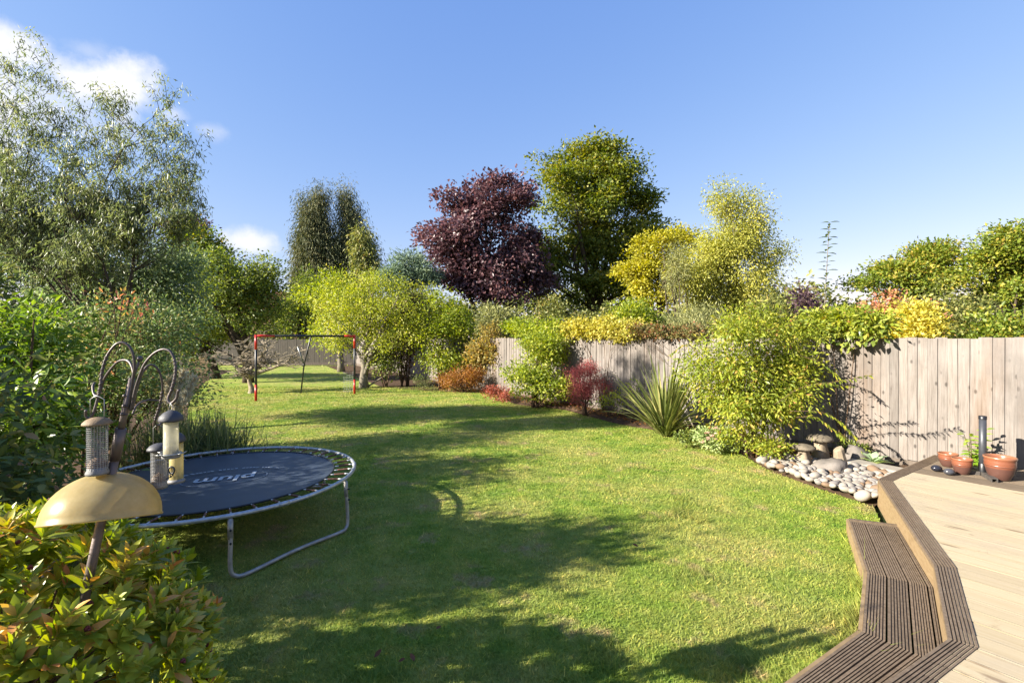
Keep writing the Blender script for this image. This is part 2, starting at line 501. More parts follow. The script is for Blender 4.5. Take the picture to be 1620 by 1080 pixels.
def mat_pot():
    m, nt, b = new_mat('glazed_terracotta')
    g = nt.nodes.new('ShaderNodeTexCoord')
    sep = nt.nodes.new('ShaderNodeSeparateXYZ'); nt.links.new(g.outputs['Generated'], sep.inputs[0])
    r = ramp(nt, [(0.0, (0.075, 0.034, 0.027)), (0.50, (0.085, 0.036, 0.028)), (0.55, (0.175, 0.055, 0.028)), (0.9, (0.20, 0.064, 0.03)), (0.97, (0.26, 0.105, 0.05))])
    nt.links.new(sep.outputs['Z'], r.inputs[0])
    f = noise(nt, coords(nt), 18, 5)
    fm = nt.nodes.new('ShaderNodeMath'); fm.operation = 'MULTIPLY'; fm.inputs[1].default_value = .35; nt.links.new(f, fm.inputs[0])
    c = mixc(nt, fm.outputs[0], r.outputs[0], (0.15, 0.085, 0.06))
    nt.links.new(c, b.inputs['Base Color'])
    b.inputs['Roughness'].default_value = 0.3
    bump(nt, b, f, 0.2, 0.005)
    return m
M['pot'] = mat_pot()

def mat_amber():
    m, nt, b = new_mat('amber_plastic')
    v = coords(nt)
    r = ramp(nt, [(0.3, (0.52, 0.43, 0.22)), (0.6, (0.62, 0.53, 0.30)), (0.8, (0.68, 0.60, 0.39))])
    nt.links.new(noise(nt, v, 16, 6, 0.7), r.inputs[0])
    nt.links.new(r.outputs[0], b.inputs['Base Color'])
    b.inputs['Roughness'].default_value = 0.3
    bump(nt, b, noise(nt, v, 120, 3), 0.12, 0.002)
    t = nt.nodes.new('ShaderNodeBsdfTranslucent'); nt.links.new(r.outputs[0], t.inputs['Color'])
    mx = nt.nodes.new('ShaderNodeMixShader'); mx.inputs[0].default_value = 0.55
    nt.links.new(b.outputs[0], mx.inputs[1]); nt.links.new(t.outputs[0], mx.inputs[2])
    tr = nt.nodes.new('ShaderNodeBsdfTransparent'); tr.inputs[0].default_value = (1, 0.85, 0.5, 1)
    mx2 = nt.nodes.new('ShaderNodeMixShader'); mx2.inputs[0].default_value = 0.2
    nt.links.new(mx.outputs[0], mx2.inputs[1]); nt.links.new(tr.outputs[0], mx2.inputs[2])
    nt.links.new(mx2.outputs[0], nt.nodes['Material Output'].inputs[0])
    return m
M['amber'] = mat_amber()

def mat_tube(name, col, clear):
    m, nt, b = new_mat(name)
    b.inputs['Base Color'].default_value = (*col, 1)
    b.inputs['Roughness'].default_value = 0.15
    t = nt.nodes.new('ShaderNodeBsdfTranslucent'); t.inputs[0].default_value = (*col, 1)
    mx = nt.nodes.new('ShaderNodeMixShader'); mx.inputs[0].default_value = 0.5
    nt.links.new(b.outputs[0], mx.inputs[1]); nt.links.new(t.outputs[0], mx.inputs[2])
    tr = nt.nodes.new('ShaderNodeBsdfTransparent'); tr.inputs[0].default_value = (1, 0.98, 0.9, 1)
    mx2 = nt.nodes.new('ShaderNodeMixShader')
    f = ramp(nt, [(0.3, (clear - .2,) * 3), (0.7, (clear + .12,) * 3)])
    nt.links.new(noise(nt, coords(nt), 25, 4), f.inputs[0]); nt.links.new(f.outputs[0], mx2.inputs[0])
    nt.links.new(mx.outputs[0], mx2.inputs[1]); nt.links.new(tr.outputs[0], mx2.inputs[2])
    nt.links.new(mx2.outputs[0], nt.nodes['Material Output'].inputs[0])
    return m
M['tube_clear'] = mat_tube('cloudy_clear_plastic', (0.62, 0.60, 0.50), 0.55)
M['tube_yellow'] = mat_tube('yellowed_clear_plastic', (0.60, 0.52, 0.26), 0.35)

G = lambda *s: list(s)
L = {}
L['skimmia'] = leaf_obj_mat('skimmia_leaf', G((0, (0.075, 0.11, 0.014)), (0.35, (0.15, 0.19, 0.022)), (0.65, (0.27, 0.27, 0.035)), (0.82, (0.34, 0.22, 0.05)), (1, (0.36, 0.14, 0.06))), 0.28, 0.36)
L['skimmia_mass'] = leaf_mat('skimmia_foliage', G((0, (0.07, 0.105, 0.014)), (0.35, (0.145, 0.185, 0.02)), (0.68, (0.26, 0.26, 0.034)), (0.85, (0.33, 0.22, 0.05)), (1, (0.35, 0.14, 0.06))), 0.28, 0.38)
L['laurel'] = leaf_obj_mat('laurel_leaf', G((0, (0.06, 0.10, 0.018)), (0.5, (0.13, 0.19, 0.026)), (1, (0.23, 0.27, 0.045))), 0.35, 0.38)
L['laurel_mass'] = leaf_mat('laurel_foliage', G((0, (0.05, 0.09, 0.016)), (0.5, (0.11, 0.165, 0.024)), (1, (0.19, 0.235, 0.04))), 0.35, 0.4)
L['dark_shrub'] = leaf_mat('dark_glossy_foliage', G((0, (0.022, 0.034, 0.012)), (0.5, (0.045, 0.062, 0.018)), (0.82, (0.085, 0.085, 0.028)), (0.93, (0.16, 0.13, 0.03)), (1, (0.10, 0.06, 0.05))), 0.28, 0.5, 0.2)
L['dark_leaf'] = leaf_obj_mat('dark_glossy_leaf', G((0, (0.022, 0.034, 0.012)), (0.5, (0.045, 0.064, 0.018)), (0.82, (0.09, 0.09, 0.028)), (0.93, (0.17, 0.14, 0.03)), (1, (0.10, 0.06, 0.05))), 0.28, 0.5, 0.2)
L['mixed'] = leaf_mat('mixed_shrub_foliage', G((0, (0.03, 0.055, 0.02)), (0.45, (0.065, 0.095, 0.03)), (0.75, (0.13, 0.135, 0.045)), (0.9, (0.20, 0.13, 0.07)), (1, (0.24, 0.075, 0.04))), 0.3)
L['euca'] = leaf_mat('narrow_grey_green_foliage', G((0, (0.05, 0.065, 0.026)), (0.5, (0.095, 0.115, 0.042)), (0.8, (0.155, 0.165, 0.06)), (1, (0.24, 0.22, 0.12))), 0.38, 0.42, 0.5)
L['blue'] = leaf_mat('blue_green_foliage', G((0, (0.04, 0.065, 0.03)), (0.5, (0.09, 0.12, 0.055)), (0.85, (0.16, 0.19, 0.07)), (1, (0.22, 0.23, 0.12))), 0.35)
L['green'] = leaf_mat('mid_green_foliage', G((0, (0.045, 0.068, 0.016)), (0.5, (0.092, 0.115, 0.022)), (1, (0.18, 0.18, 0.035))), 0.38)
L['lime'] = leaf_mat('yellow_green_foliage', G((0, (0.09, 0.13, 0.016)), (0.5, (0.19, 0.23, 0.025)), (0.85, (0.31, 0.31, 0.04)), (1, (0.36, 0.29, 0.10))), 0.4)
L['apple'] = leaf_mat('apple_foliage', G((0, (0.10, 0.125, 0.018)), (0.5, (0.20, 0.225, 0.03)), (0.85, (0.33, 0.31, 0.06)), (1, (0.36, 0.27, 0.15))), 0.4)
L['beech'] = leaf_mat('beech_foliage', G((0, (0.048, 0.075, 0.012)), (0.45, (0.105, 0.13, 0.018)), (0.8, (0.21, 0.205, 0.028)), (0.94, (0.28, 0.22, 0.03)), (1, (0.33, 0.17, 0.04))), 0.34)
L['maple'] = leaf_mat('copper_foliage', G((0, (0.024, 0.014, 0.017)), (0.5, (0.05, 0.026, 0.029)), (0.85, (0.092, 0.045, 0.045)), (1, (0.13, 0.07, 0.055))), 0.3, 0.42, 0.5)
L['birch'] = leaf_mat('birch_foliage', G((0, (0.12, 0.135, 0.022)), (0.5, (0.225, 0.225, 0.038)), (0.85, (0.33, 0.30, 0.06)), (1, (0.40, 0.33, 0.07))), 0.4)
L['gold'] = leaf_mat('golden_foliage', G((0, (0.17, 0.18, 0.018)), (0.5, (0.31, 0.29, 0.03)), (1, (0.45, 0.37, 0.05))), 0.4)
L['conifer'] = leaf_mat('conifer_foliage', G((0, (0.03, 0.042, 0.018)), (0.5, (0.07, 0.08, 0.03)), (0.85, (0.15, 0.135, 0.045)), (1, (0.20, 0.16, 0.06))), 0.18, 0.6)
L['blueconifer'] = leaf_mat('blue_conifer_foliage', G((0, (0.06, 0.09, 0.06)), (0.5, (0.11, 0.155, 0.095)), (1, (0.19, 0.23, 0.13))), 0.2, 0.6)
L['brown'] = leaf_mat('russet_foliage', G((0, (0.10, 0.05, 0.018)), (0.5, (0.19, 0.085, 0.026)), (0.85, (0.28, 0.13, 0.03)), (1, (0.17, 0.17, 0.03))), 0.35)
L['russet'] = leaf_mat('russet_climber_foliage', G((0, (0.07, 0.08, 0.022)), (0.5, (0.12, 0.10, 0.035)), (0.8, (0.17, 0.08, 0.035)), (1, (0.20, 0.06, 0.035))), 0.35)
L['red'] = leaf_mat('scarlet_foliage', G((0, (0.20, 0.055, 0.035)), (0.5, (0.32, 0.09, 0.06)), (1, (0.42, 0.17, 0.11))), 0.35)
L['purple'] = leaf_mat('purple_foliage', G((0, (0.09, 0.022, 0.028)), (0.5, (0.20, 0.05, 0.05)), (0.85, (0.32, 0.085, 0.075)), (1, (0.34, 0.15, 0.11))), 0.35)
L['darkpurple'] = leaf_mat('dark_purple_foliage', G((0, (0.03, 0.018, 0.025)), (0.6, (0.07, 0.04, 0.045)), (1, (0.13, 0.10, 0.05))), 0.3)
L['nandina'] = leaf_mat('feathery_foliage', G((0, (0.085, 0.12, 0.014)), (0.45, (0.18, 0.215, 0.022)), (0.8, (0.30, 0.29, 0.035)), (0.92, (0.33, 0.21, 0.06)), (1, (0.35, 0.14, 0.06))), 0.4)
L['nandina_leaf'] = leaf_obj_mat('feathery_leaf', G((0, (0.085, 0.12, 0.014)), (0.5, (0.19, 0.225, 0.022)), (0.85, (0.32, 0.30, 0.035)), (1, (0.35, 0.20, 0.06))), 0.4)
L['ivy'] = leaf_mat('variegated_ivy_foliage', G((0, (0.12, 0.15, 0.018)), (0.35, (0.30, 0.27, 0.04)), (0.8, (0.48, 0.40, 0.085)), (1, (0.58, 0.50, 0.16))), 0.35)
L['olive'] = leaf_mat('olive_hedge_foliage', G((0, (0.055, 0.07, 0.02)), (0.5, (0.125, 0.135, 0.036)), (0.85, (0.20, 0.18, 0.05)), (1, (0.26, 0.17, 0.07))), 0.35)
L['silver'] = leaf_mat('silvery_foliage', G((0, (0.09, 0.10, 0.04)), (0.5, (0.175, 0.18, 0.07)), (1, (0.30, 0.28, 0.12))), 0.38)
L['yellow'] = leaf_mat('yellow_shrub_foliage', G((0, (0.30, 0.26, 0.03)), (0.5, (0.48, 0.41, 0.07)), (1, (0.60, 0.52, 0.16))), 0.4)
L['orange'] = leaf_mat('orange_foliage', G((0, (0.15, 0.15, 0.04)), (0.5, (0.27, 0.21, 0.06)), (1, (0.38, 0.22, 0.06))), 0.38)
L['pink'] = leaf_mat('pink_red_foliage', G((0, (0.13, 0.13, 0.03)), (0.4, (0.26, 0.17, 0.06)), (0.7, (0.36, 0.13, 0.085)), (1, (0.44, 0.16, 0.12))), 0.35)
L['oak'] = leaf_mat('oak_foliage', G((0, (0.05, 0.08, 0.012)), (0.5, (0.12, 0.155, 0.018)), (0.8, (0.225, 0.20, 0.025)), (1, (0.32, 0.19, 0.045))), 0.34)
L['sedum'] = leaf_mat('sedum_foliage', G((0, (0.11, 0.15, 0.05)), (0.55, (0.2, 0.25, 0.09)), (1, (0.30, 0.32, 0.14))), 0.3)
L['sedum_flower'] = leaf_mat('sedum_flower', G((0, (0.36, 0.12, 0.12)), (0.5, (0.52, 0.24, 0.21)), (1, (0.62, 0.38, 0.30))), 0.25)
L['phormium'] = leaf_obj_mat('flax_blade', G((0, (0.06, 0.078, 0.022)), (0.5, (0.115, 0.13, 0.036)), (0.85, (0.22, 0.21, 0.07)), (1, (0.32, 0.28, 0.13))), 0.25, 0.42)
L['pampas'] = leaf_mat('long_grass', G((0, (0.045, 0.065, 0.022)), (0.6, (0.10, 0.12, 0.04)), (1, (0.22, 0.21, 0.10))), 0.3)
L['plume'] = leaf_mat('grass_plume', G((0, (0.38, 0.31, 0.18)), (1, (0.60, 0.52, 0.34))), 0.4)
L['bud'] = leaf_mat('bud', G((0, (0.10, 0.02, 0.02)), (1, (0.16, 0.04, 0.03))), 0.1)
L['hosta'] = leaf_obj_mat('broad_leaf', G((0, (0.17, 0.24, 0.13)), (0.6, (0.30, 0.36, 0.22)), (1, (0.34, 0.42, 0.06))), 0.3)
L['climber'] = leaf_obj_mat('climber_leaf', G((0, (0.05, 0.075, 0.016)), (0.5, (0.11, 0.14, 0.026)), (1, (0.20, 0.20, 0.035))), 0.3)
L['shoot'] = leaf_obj_mat('shoot_leaf', G((0, (0.04, 0.06, 0.016)), (1, (0.10, 0.13, 0.03))), 0.3)
L['potleaf'] = leaf_obj_mat('pot_plant_leaf', G((0, (0.12, 0.20, 0.02)), (1, (0.26, 0.34, 0.035))), 0.45)

# ------------------------------------------------------------------ helpers: foliage
def nrm(a):
    return a / np.maximum(np.linalg.norm(a, axis=-1, keepdims=True), 1e-9)

def leaf_arrays(rng, centers, rc, per, L_, W_, flat=0.7, droop=0.0, up=0.7, core=None, spread=0.9, out=0.35):
    """positions, directions, normals, lengths, widths and tints of the leaves of all clumps"""
    n = len(centers)
    idx = np.repeat(np.arange(n), per)
    off = np.clip(rng.normal(size=(len(idx), 3)), -1.7, 1.7) * np.array([1, 1, flat]) * (rc[idx] * 0.5)[:, None]
    pos = centers[idx] + off
    core = centers.mean(0) if core is None else np.asarray(core)
    outw = nrm(pos - core)
    d = nrm(rng.normal(size=pos.shape) * spread * 0.6 + nrm(off) * 0.6 + outw * out + np.array([0, 0, -droop]))
    nn = nrm(rng.normal(size=pos.shape) * 0.55 + np.array([0, 0, up]) + outw * 0.45)
    ln = L_ * (0.5 + 0.9 * rng.random(len(idx)))
    wd = W_ * (0.7 + 0.6 * rng.random(len(idx)))
    ct = rng.random(n)
    tint = np.clip(0.55 * ct[idx] + 0.45 * rng.random(len(idx)) ** 1.1, 0, 1)
    return pos, d, nn, ln, wd, tint

def leaf_geo(pos, d, nn, ln, wd, tint):
    side = nrm(np.cross(d, nn)); n2 = np.cross(side, d)
    n = len(pos)
    v = np.empty((n, 4, 3), dtype=np.float32)
    v[:, 0] = pos
    v[:, 1] = pos + d * (ln * 0.45)[:, None] + side * (wd * 0.5)[:, None] + n2 * (wd * 0.16)[:, None]
    v[:, 2] = pos + d * ln[:, None] - n2 * (ln * 0.10)[:, None]
    v[:, 3] = pos + d * (ln * 0.45)[:, None] - side * (wd * 0.5)[:, None] + n2 * (wd * 0.16)[:, None]
    b = np.arange(n, dtype=np.int32)[:, None] * 4
    f = np.concatenate([b + np.array([[0, 1, 2]]), b + np.array([[0, 2, 3]])], axis=0)
    return v.reshape(-1, 3), f, np.repeat(tint, 4)

def in_lobes(rng, lobes, n, shell=0.45):
    """n points in a union of ellipsoids (x,y,z,rx,ry,rz), more of them near the skin"""
    lob = np.array(lobes, dtype=float)
    w = (lob[:, 3] * lob[:, 4] * lob[:, 5]) ** 0.75
    k = rng.choice(len(lob), size=n, p=w / w.sum())
    u = nrm(rng.normal(size=(n, 3)))
    r = rng.random(n) ** shell
    return lob[k, :3] + u * r[:, None] * lob[k, 3:6]

def lumpy(rng, lobes, k=5, size=.42):
    """break each lobe into a body and knobs on its skin, so the outline is uneven"""
    out = []
    for l in lobes:
        c, r = np.array(l[:3]), np.array(l[3:6])
        out.append((*c, *(r * .78)))
        for i in range(k):
            u = nrm(rng.normal(size=3)); u[2] = abs(u[2]) * .9 - .15
            out.append((*(c + u * r * rng.uniform(.6, .95)), *(r * size * rng.uniform(.6, 1.25))))
    return out

def auto_lobes(rng, c, r, n=9, size=0.5):
    c = np.array(c); r = np.array(r)
    out = [(*c, *(r * 0.72))]
    for i in range(n):
        u = nrm(rng.normal(size=3)); u[2] = u[2] * 0.9 + 0.1
        s = size * (0.7 + 0.5 * rng.random())
        out.append((*(c + u * r * (1.0 - s * 0.75)), *(r * s)))
    return out

def limb_mesh(rng, base, targets, r0, mat, name, parent, n_main=5, fork=0.35, stems=1, sides=6, wander=0.06, trunk_top=None, max_twigs=120, twig_r=.0025):
    """trunk(s) and limbs that reach into the crown"""
    mb = MB()
    base = Vector(base)
    T = [Vector(t) for t in targets]
    if not T: return None
    cen = sum(T, Vector()) / len(T)
    top = max(t.z for t in T)
    htot = top - base.z
    random.seed(int(rng.integers(1 << 30)))
    jit = lambda s: Vector((random.uniform(-s, s), random.uniform(-s, s), random.uniform(-s, s) * .5))
    mains = []
    order = list(range(len(T))); random.shuffle(order)
    if stems == 1:
        tt = Vector((cen.x, cen.y, base.z + htot * (0.8 if trunk_top is None else trunk_top)))
        n = 9
        tr = []
        for i in range(n + 1):
            t = i / n
            p = base.lerp(Vector((base.x, base.y, tt.z)), t).lerp(base.lerp(tt, t), t) + jit(wander * htot * 0.12) * (1 if i else 0)
            tr.append(p)
        rad = [r0 * (1.25 if i == 0 else (1 - 0.82 * i / n)) for i in range(n + 1)]
        mb.tube(tr, rad, sides + 2)
        for k in range(n_main):
            i = min(n - 1, int(n * (fork + (1 - fork) * k / max(1, n_main))))
            tg = T[order[k % len(order)]]
            p0 = tr[i]
            mid = p0.lerp(tg, 0.5) + Vector((0, 0, (tg - p0).length * 0.12)) + jit(0.08 * htot)
            pts = catmull([p0, mid, tg], 4)
            rr = rad[i] * 0.62
            mb.tube(pts, [rr * (1 - 0.85 * q / (len(pts) - 1)) for q in range(len(pts))], sides)
            mains.append((pts, rr))
        mains.append((tr, r0 * 0.6))
    else:
        for k in range(stems):
            tg = T[order[k % len(order)]]
            b = base + Vector((random.uniform(-1, 1), random.uniform(-1, 1), 0)) * r0 * 3.5
            mid = b.lerp(tg, 0.45); mid.z += (tg.z - b.z) * 0.12; mid += jit(0.05 * htot)
            pts = catmull([b, mid, tg], 5)
            mb.tube(pts, [r0 * (1 - 0.8 * q / (len(pts) - 1)) for q in range(len(pts))], sides)
            mains.append((pts, r0))
    allp = [(p, rr * (1 - 0.8 * i / len(pts))) for pts, rr in mains for i, p in enumerate(pts)]
    for k in order[:max_twigs]:
        tg = T[k]
        best = min(allp, key=lambda q: (q[0] - tg).length + 1.6 * max(0, q[0].z - tg.z + 0.7 * (q[0].xy - tg.xy).length))
        if (best[0] - tg).length < 0.02: continue
        mid = best[0].lerp(tg, 0.5) + jit(0.1 * (best[0] - tg).length)
        r = max(twig_r, best[1] * 0.35)
        mb.tube([best[0], mid, tg], [r, r * 0.7, r * 0.3], 4, caps=False)
    return mb.build(name, mat, parent, smooth=True)

def cam_rank(pos):
    """how large a leaf there shows in the photo: nearer and in frame first"""
    x = CX + F * pos[:, 0] / np.maximum(pos[:, 1], .05)
    y = CY + F * (H - pos[:, 2]) / np.maximum(pos[:, 1], .05)
    ok = (x > -10) & (x < 1630) & (y > -10) & (y < 1090) & (pos[:, 1] > 0.2)
    return ok, np.linalg.norm(pos - np.array([0, 0, H]), axis=1)

def big_leaf(name, L_, W_, mat, curl=0.25, fold=0.22, tipw=0.0):
    """one broad leaf lying along +Y, facing +Z"""
    rows = [(0, 0.05), (0.18, 0.55), (0.42, 1.0), (0.68, 0.82), (0.88, 0.4), (1.0, 0.02)]
    v, f = [], []
    for (t, w) in rows:
        z = -curl * L_ * t * t
        for s in (-1, 0, 1):
            v.append((s * w * W_ * 0.5, t * L_, z + abs(s) * fold * w * W_ * 0.5))
    for i in range(len(rows) - 1):
        for k in range(2):
            a = i * 3 + k
            f.append((a, a + 1, a + 4, a + 3))
    me = bpy.data.meshes.new(name); me.from_pydata(v, [], f)
    me.polygons.foreach_set('use_smooth', [True] * len(me.polygons))
    me.materials.append(mat); me.update()
    return me

def frame_of(p, d, n):
    """matrix with +Y along d and +Z near n"""
    d = Vector(d).normalized(); n = Vector(n)
    s = d.cross(n)
    if s.length < 1e-5: s = d.orthogonal()
    s.normalize(); n = s.cross(d)
    return Matrix(((s.x, d.x, n.x, p[0]), (s.y, d.y, n.y, p[1]), (s.z, d.z, n.z, p[2]), (0, 0, 0, 1)))

def plant(kind, name, label, cat, base, lobes, n_clump, per, L_, W_, mat, seed, rc=0.3, flat=0.7, droop=0.0, up=0.7,
          r0=0.05, stems=1, bark='bark', shell=0.42, group=None, n_main=6, twigs=90, fork=0.35, promote=0, leaf_mat_obj=None, spread=0.9,
          trunk_top=None, cut=None, out=0.35, sprays=0.0):
    """tree: trunk + crown; shrub: stems + crown. cut(pos)->mask drops leaves"""
    rng = np.random.default_rng(seed)
    base = Vector(base)
    root = empty(name, base, label, cat, group)
    lobes = [(*(np.array(l[:3]) - np.array(base)), *l[3:]) for l in lobes]
    c = in_lobes(rng, lumpy(rng, lobes), n_clump, shell)
    c = c[c[:, 2] > 0.06]
    rcs = rc * (0.6 + 0.8 * rng.random(len(c)))
    core = np.average(np.array([l[:3] for l in lobes]), axis=0, weights=[l[3] * l[4] * l[5] for l in lobes])
    A = leaf_arrays(rng, c, rcs, per, L_, W_, flat, droop, up, core, spread, out)
    if sprays:      # leaves strung along hanging twigs instead of scattered in clumps
        idx = np.repeat(np.arange(len(c)), per)
        az = rng.random(len(c)) * 6.28; ln_ = sprays * rng.uniform(.6, 1.3, len(c)); lift = rng.uniform(.5, 1.5, len(c))
        tt_ = rng.random(len(idx)) ** .8
        def along(i, t):
            hx = np.cos(az[i]) * ln_[i] * .38 * t; hy = np.sin(az[i]) * ln_[i] * .38 * t
            return c[i] + np.stack([hx, hy, ln_[i] * (lift[i] * t - (.15 + lift[i] * .55) * t ** 2)], 1)
        pos = along(idx, tt_) + rng.normal(size=(len(idx), 3)) * .05
        d_ = nrm(rng.normal(size=pos.shape) * .5 + np.array([0, 0, -.8]) + (along(idx, np.minimum(1, tt_ + .05)) - along(idx, tt_)) * 6)
        A = (pos, d_, nrm(rng.normal(size=pos.shape)), A[3], A[4], A[5])
        tw = MB()
        for i in range(len(c)):
            q_ = along(np.array([i] * 5), np.linspace(0, 1, 5))
            tw.tube([Vector(v_) for v_ in q_], [.0042, .0036, .003, .0024, .0016], 3, caps=False)
        tw_o = tw.build('twigs', M[bark], root); tw_o["kind"] = "stuff"
    keep = A[0][:, 2] > 0.01
    if cut is not None: keep &= cut(A[0] + np.array(base))
    A = tuple(a[keep] for a in A)
    if promote:
        wp = A[0] + np.array(base)
        ok, dist = cam_rank(wp)
        outn = np.einsum('ij,ij->i', nrm(A[0] - core), nrm(np.array([0, 0, H]) - wp))
        sc = dist - outn * 0.9
        sc[~ok] = 1e9
        pick = np.argsort(sc)[:promote]
        pick = pick[sc[pick] < 1e8]
        metal = [big_leaf('leaf', L_ * s, W_ * s, leaf_mat_obj) for s in (0.8, 1.0, 1.2)]
        for q, i in enumerate(pick):
            o = bpy.data.objects.new('leaf', metal[q % 3])
            o.matrix_local = frame_of(A[0][i], A[1][i], A[2][i])
            link(o, root)
        m = np.ones(len(A[0]), bool); m[pick] = False
        A = tuple(a[m] for a in A)
    v, f, t = leaf_geo(*A)
    cr = mesh_obj('crown' if not promote else 'foliage', np_mesh('crown', v, f, mat, tint=t), root)
    if promote: cr["kind"] = "stuff"
    if kind == 'tree':
        limb_mesh(rng, (0, 0, -0.05), list(map(tuple, c[rng.permutation(len(c))[:twigs]])), r0, M[bark], 'trunk', root, n_main, fork, 1, trunk_top=trunk_top, max_twigs=twigs, twig_r=.006 if sprays else .0025)
    else:
        limb_mesh(rng, (0, 0, -0.03), list(map(tuple, c[rng.permutation(len(c))[:twigs]])), r0, M[bark], 'stem', root, n_main, fork, max(2, stems), max_twigs=twigs)
    return root

def px_lobe(px, py, hw, hh, d, depth=None):
    c = at(px, py, d); k = d / F
    ry = depth if depth is not None else hw * k
    rx = math.sqrt(max((hw * k) ** 2 - (ry * (px - CX) / F) ** 2, (.55 * hw * k) ** 2))
    return (c.x, c.y, c.z, rx, (depth if depth is not None else hw * k), hh * k)

# ------------------------------------------------------------------ setting: ground, lawn, bed
def poly_sheet(name, pts, z, mat, kind='structure'):
    mb = MB(); mb.add([(p[0], p[1], z) for p in pts], [tuple(range(len(pts)))])
    o = mb.build(name, mat); o["kind"] = kind
    return o

g = MB(); g.add([(-900, -900, -0.03), (900, -900, -0.03), (900, 1500, -0.03), (-900, 1500, -0.03)], [(0, 1, 2, 3)])
go = g.build('ground', M['ground']); go["kind"] = "structure"

FP0 = np.array([5.55, 6.3]); FD = np.array([-0.534, 0.8455])      # side fence: point and direction
FN = np.array([-0.8455, -0.534])                                   # towards the garden
def fence_pt(s): return FP0 + FD * s
def fence_at(px):
    """where the side fence crosses the view line of photo column px"""
    k = (px - CX) / F
    s = (FP0[0] - k * FP0[1]) / (k * FD[1] - FD[0])
    return fence_pt(s)

LAWN_EDGE = [(-0.84, 15.7), (-0.17, 13.0), (1.11, 11.87), (2.0, 9.96), (2.95, 8.8), (3.62, 7.58), (3.56, 6.6), (3.70, 5.85), (3.93, 5.12)]
LAWN_EDGE = [(x - FN[0] * .28, y - FN[1] * .28) if y > 7.6 else (x, y) for x, y in LAWN_EDGE]
A_, B_, C_, D_, E_, E2_ = (5.32, 6.06), (4.0, 5.16), (2.86, 3.2), (2.23, 2.416), (1.65, 2.1), (-1.2, 0.55)
Ai, Bi, Ci, Di, Ei, E2i = (5.41, 5.97), (4.1, 5.08), (2.985, 3.165), (2.325, 2.345), (1.72, 1.995), (-1.13, 0.44)
F_, G_, H_, I_, J_, J2_ = (3.15, 4.41), (3.485, 4.27), (2.56, 3.40), (2.02, 2.72), (1.47, 2.40), (-0.95, 0.86)
HD, HS = 0.295, 0.145
lawn_poly = [(-13, -6), (-1.3, -6), (-1.3, 0.6), (1.6, 2.2), (2.2, 2.5), (2.8, 3.3), (3.93, 5.12)] + LAWN_EDGE[::-1][1:] + [(-2.2, 17.6), (-10.6, 32), (-26, 32), (-16, 18)]
lawn = poly_sheet('lawn', lawn_poly, 0.0, M['lawn'])

def in_poly(x, y, poly):
    inside = np.zeros(len(x), bool)
    n = len(poly)
    for i in range(n):
        x1, y1 = poly[i]; x2, y2 = poly[(i + 1) % n]
        c = ((y1 > y) != (y2 > y)) & (x < (x2 - x1) * (y - y1) / (y2 - y1 + 1e-12) + x1)
        inside ^= c
    return inside

rg = np.random.default_rng(5)
# planting bed: a strip of soil lofted between the lawn's edge and the fence
edge = catmull([(x, y, 0) for x, y in LAWN_EDGE], 8)
ns, nt_ = len(edge), 14
bv, bf = [], []
for i, p in enumerate(edge):
    s = np.dot(np.array([p.x, p.y]) - FP0, FD)
    q = fence_pt(s) - FN * 0.05
    for k in range(nt_):
        t = k / (nt_ - 1)
        z = 0.004 + 0.07 * min(1, t * 3) + (0.02 * rg.standard_normal() if 0 < k else 0)
        bv.append((p.x * (1 - t) + q[0] * t, p.y * (1 - t) + q[1] * t, max(0.004, z)))
for i in range(ns - 1):
    for k in range(nt_ - 1):
        a = i * nt_ + k
        bf.append((a, a + 1, a + nt_ + 1, a + nt_))
bed = mesh_obj('soil_bed', np_mesh('soil_bed', bv, bf, M['soil'], smooth=False)); bed["kind"] = "structure"
# far end of the bed, under the shrubs beside the fence
bed2 = poly_sheet('far_soil_bed', [(-0.84, 15.7), (-1.2, 15.9), (-3.4, 16.6), (-5.0, 17.9), (-12.2, 31), (-10.2, 31.5), (-0.3, 15.6)], 0.006, M['soil'])
bed3 = poly_sheet('hedge_soil_bed', [(-3.9, -5), (-4.1, 3.4), (-4.75, 5.6), (-5.25, 7.6), (-6.9, 10), (-9.6, 14), (-13, 20), (-16, 27), (-24, 31), (-13, -5)], 0.008, M['soil'])

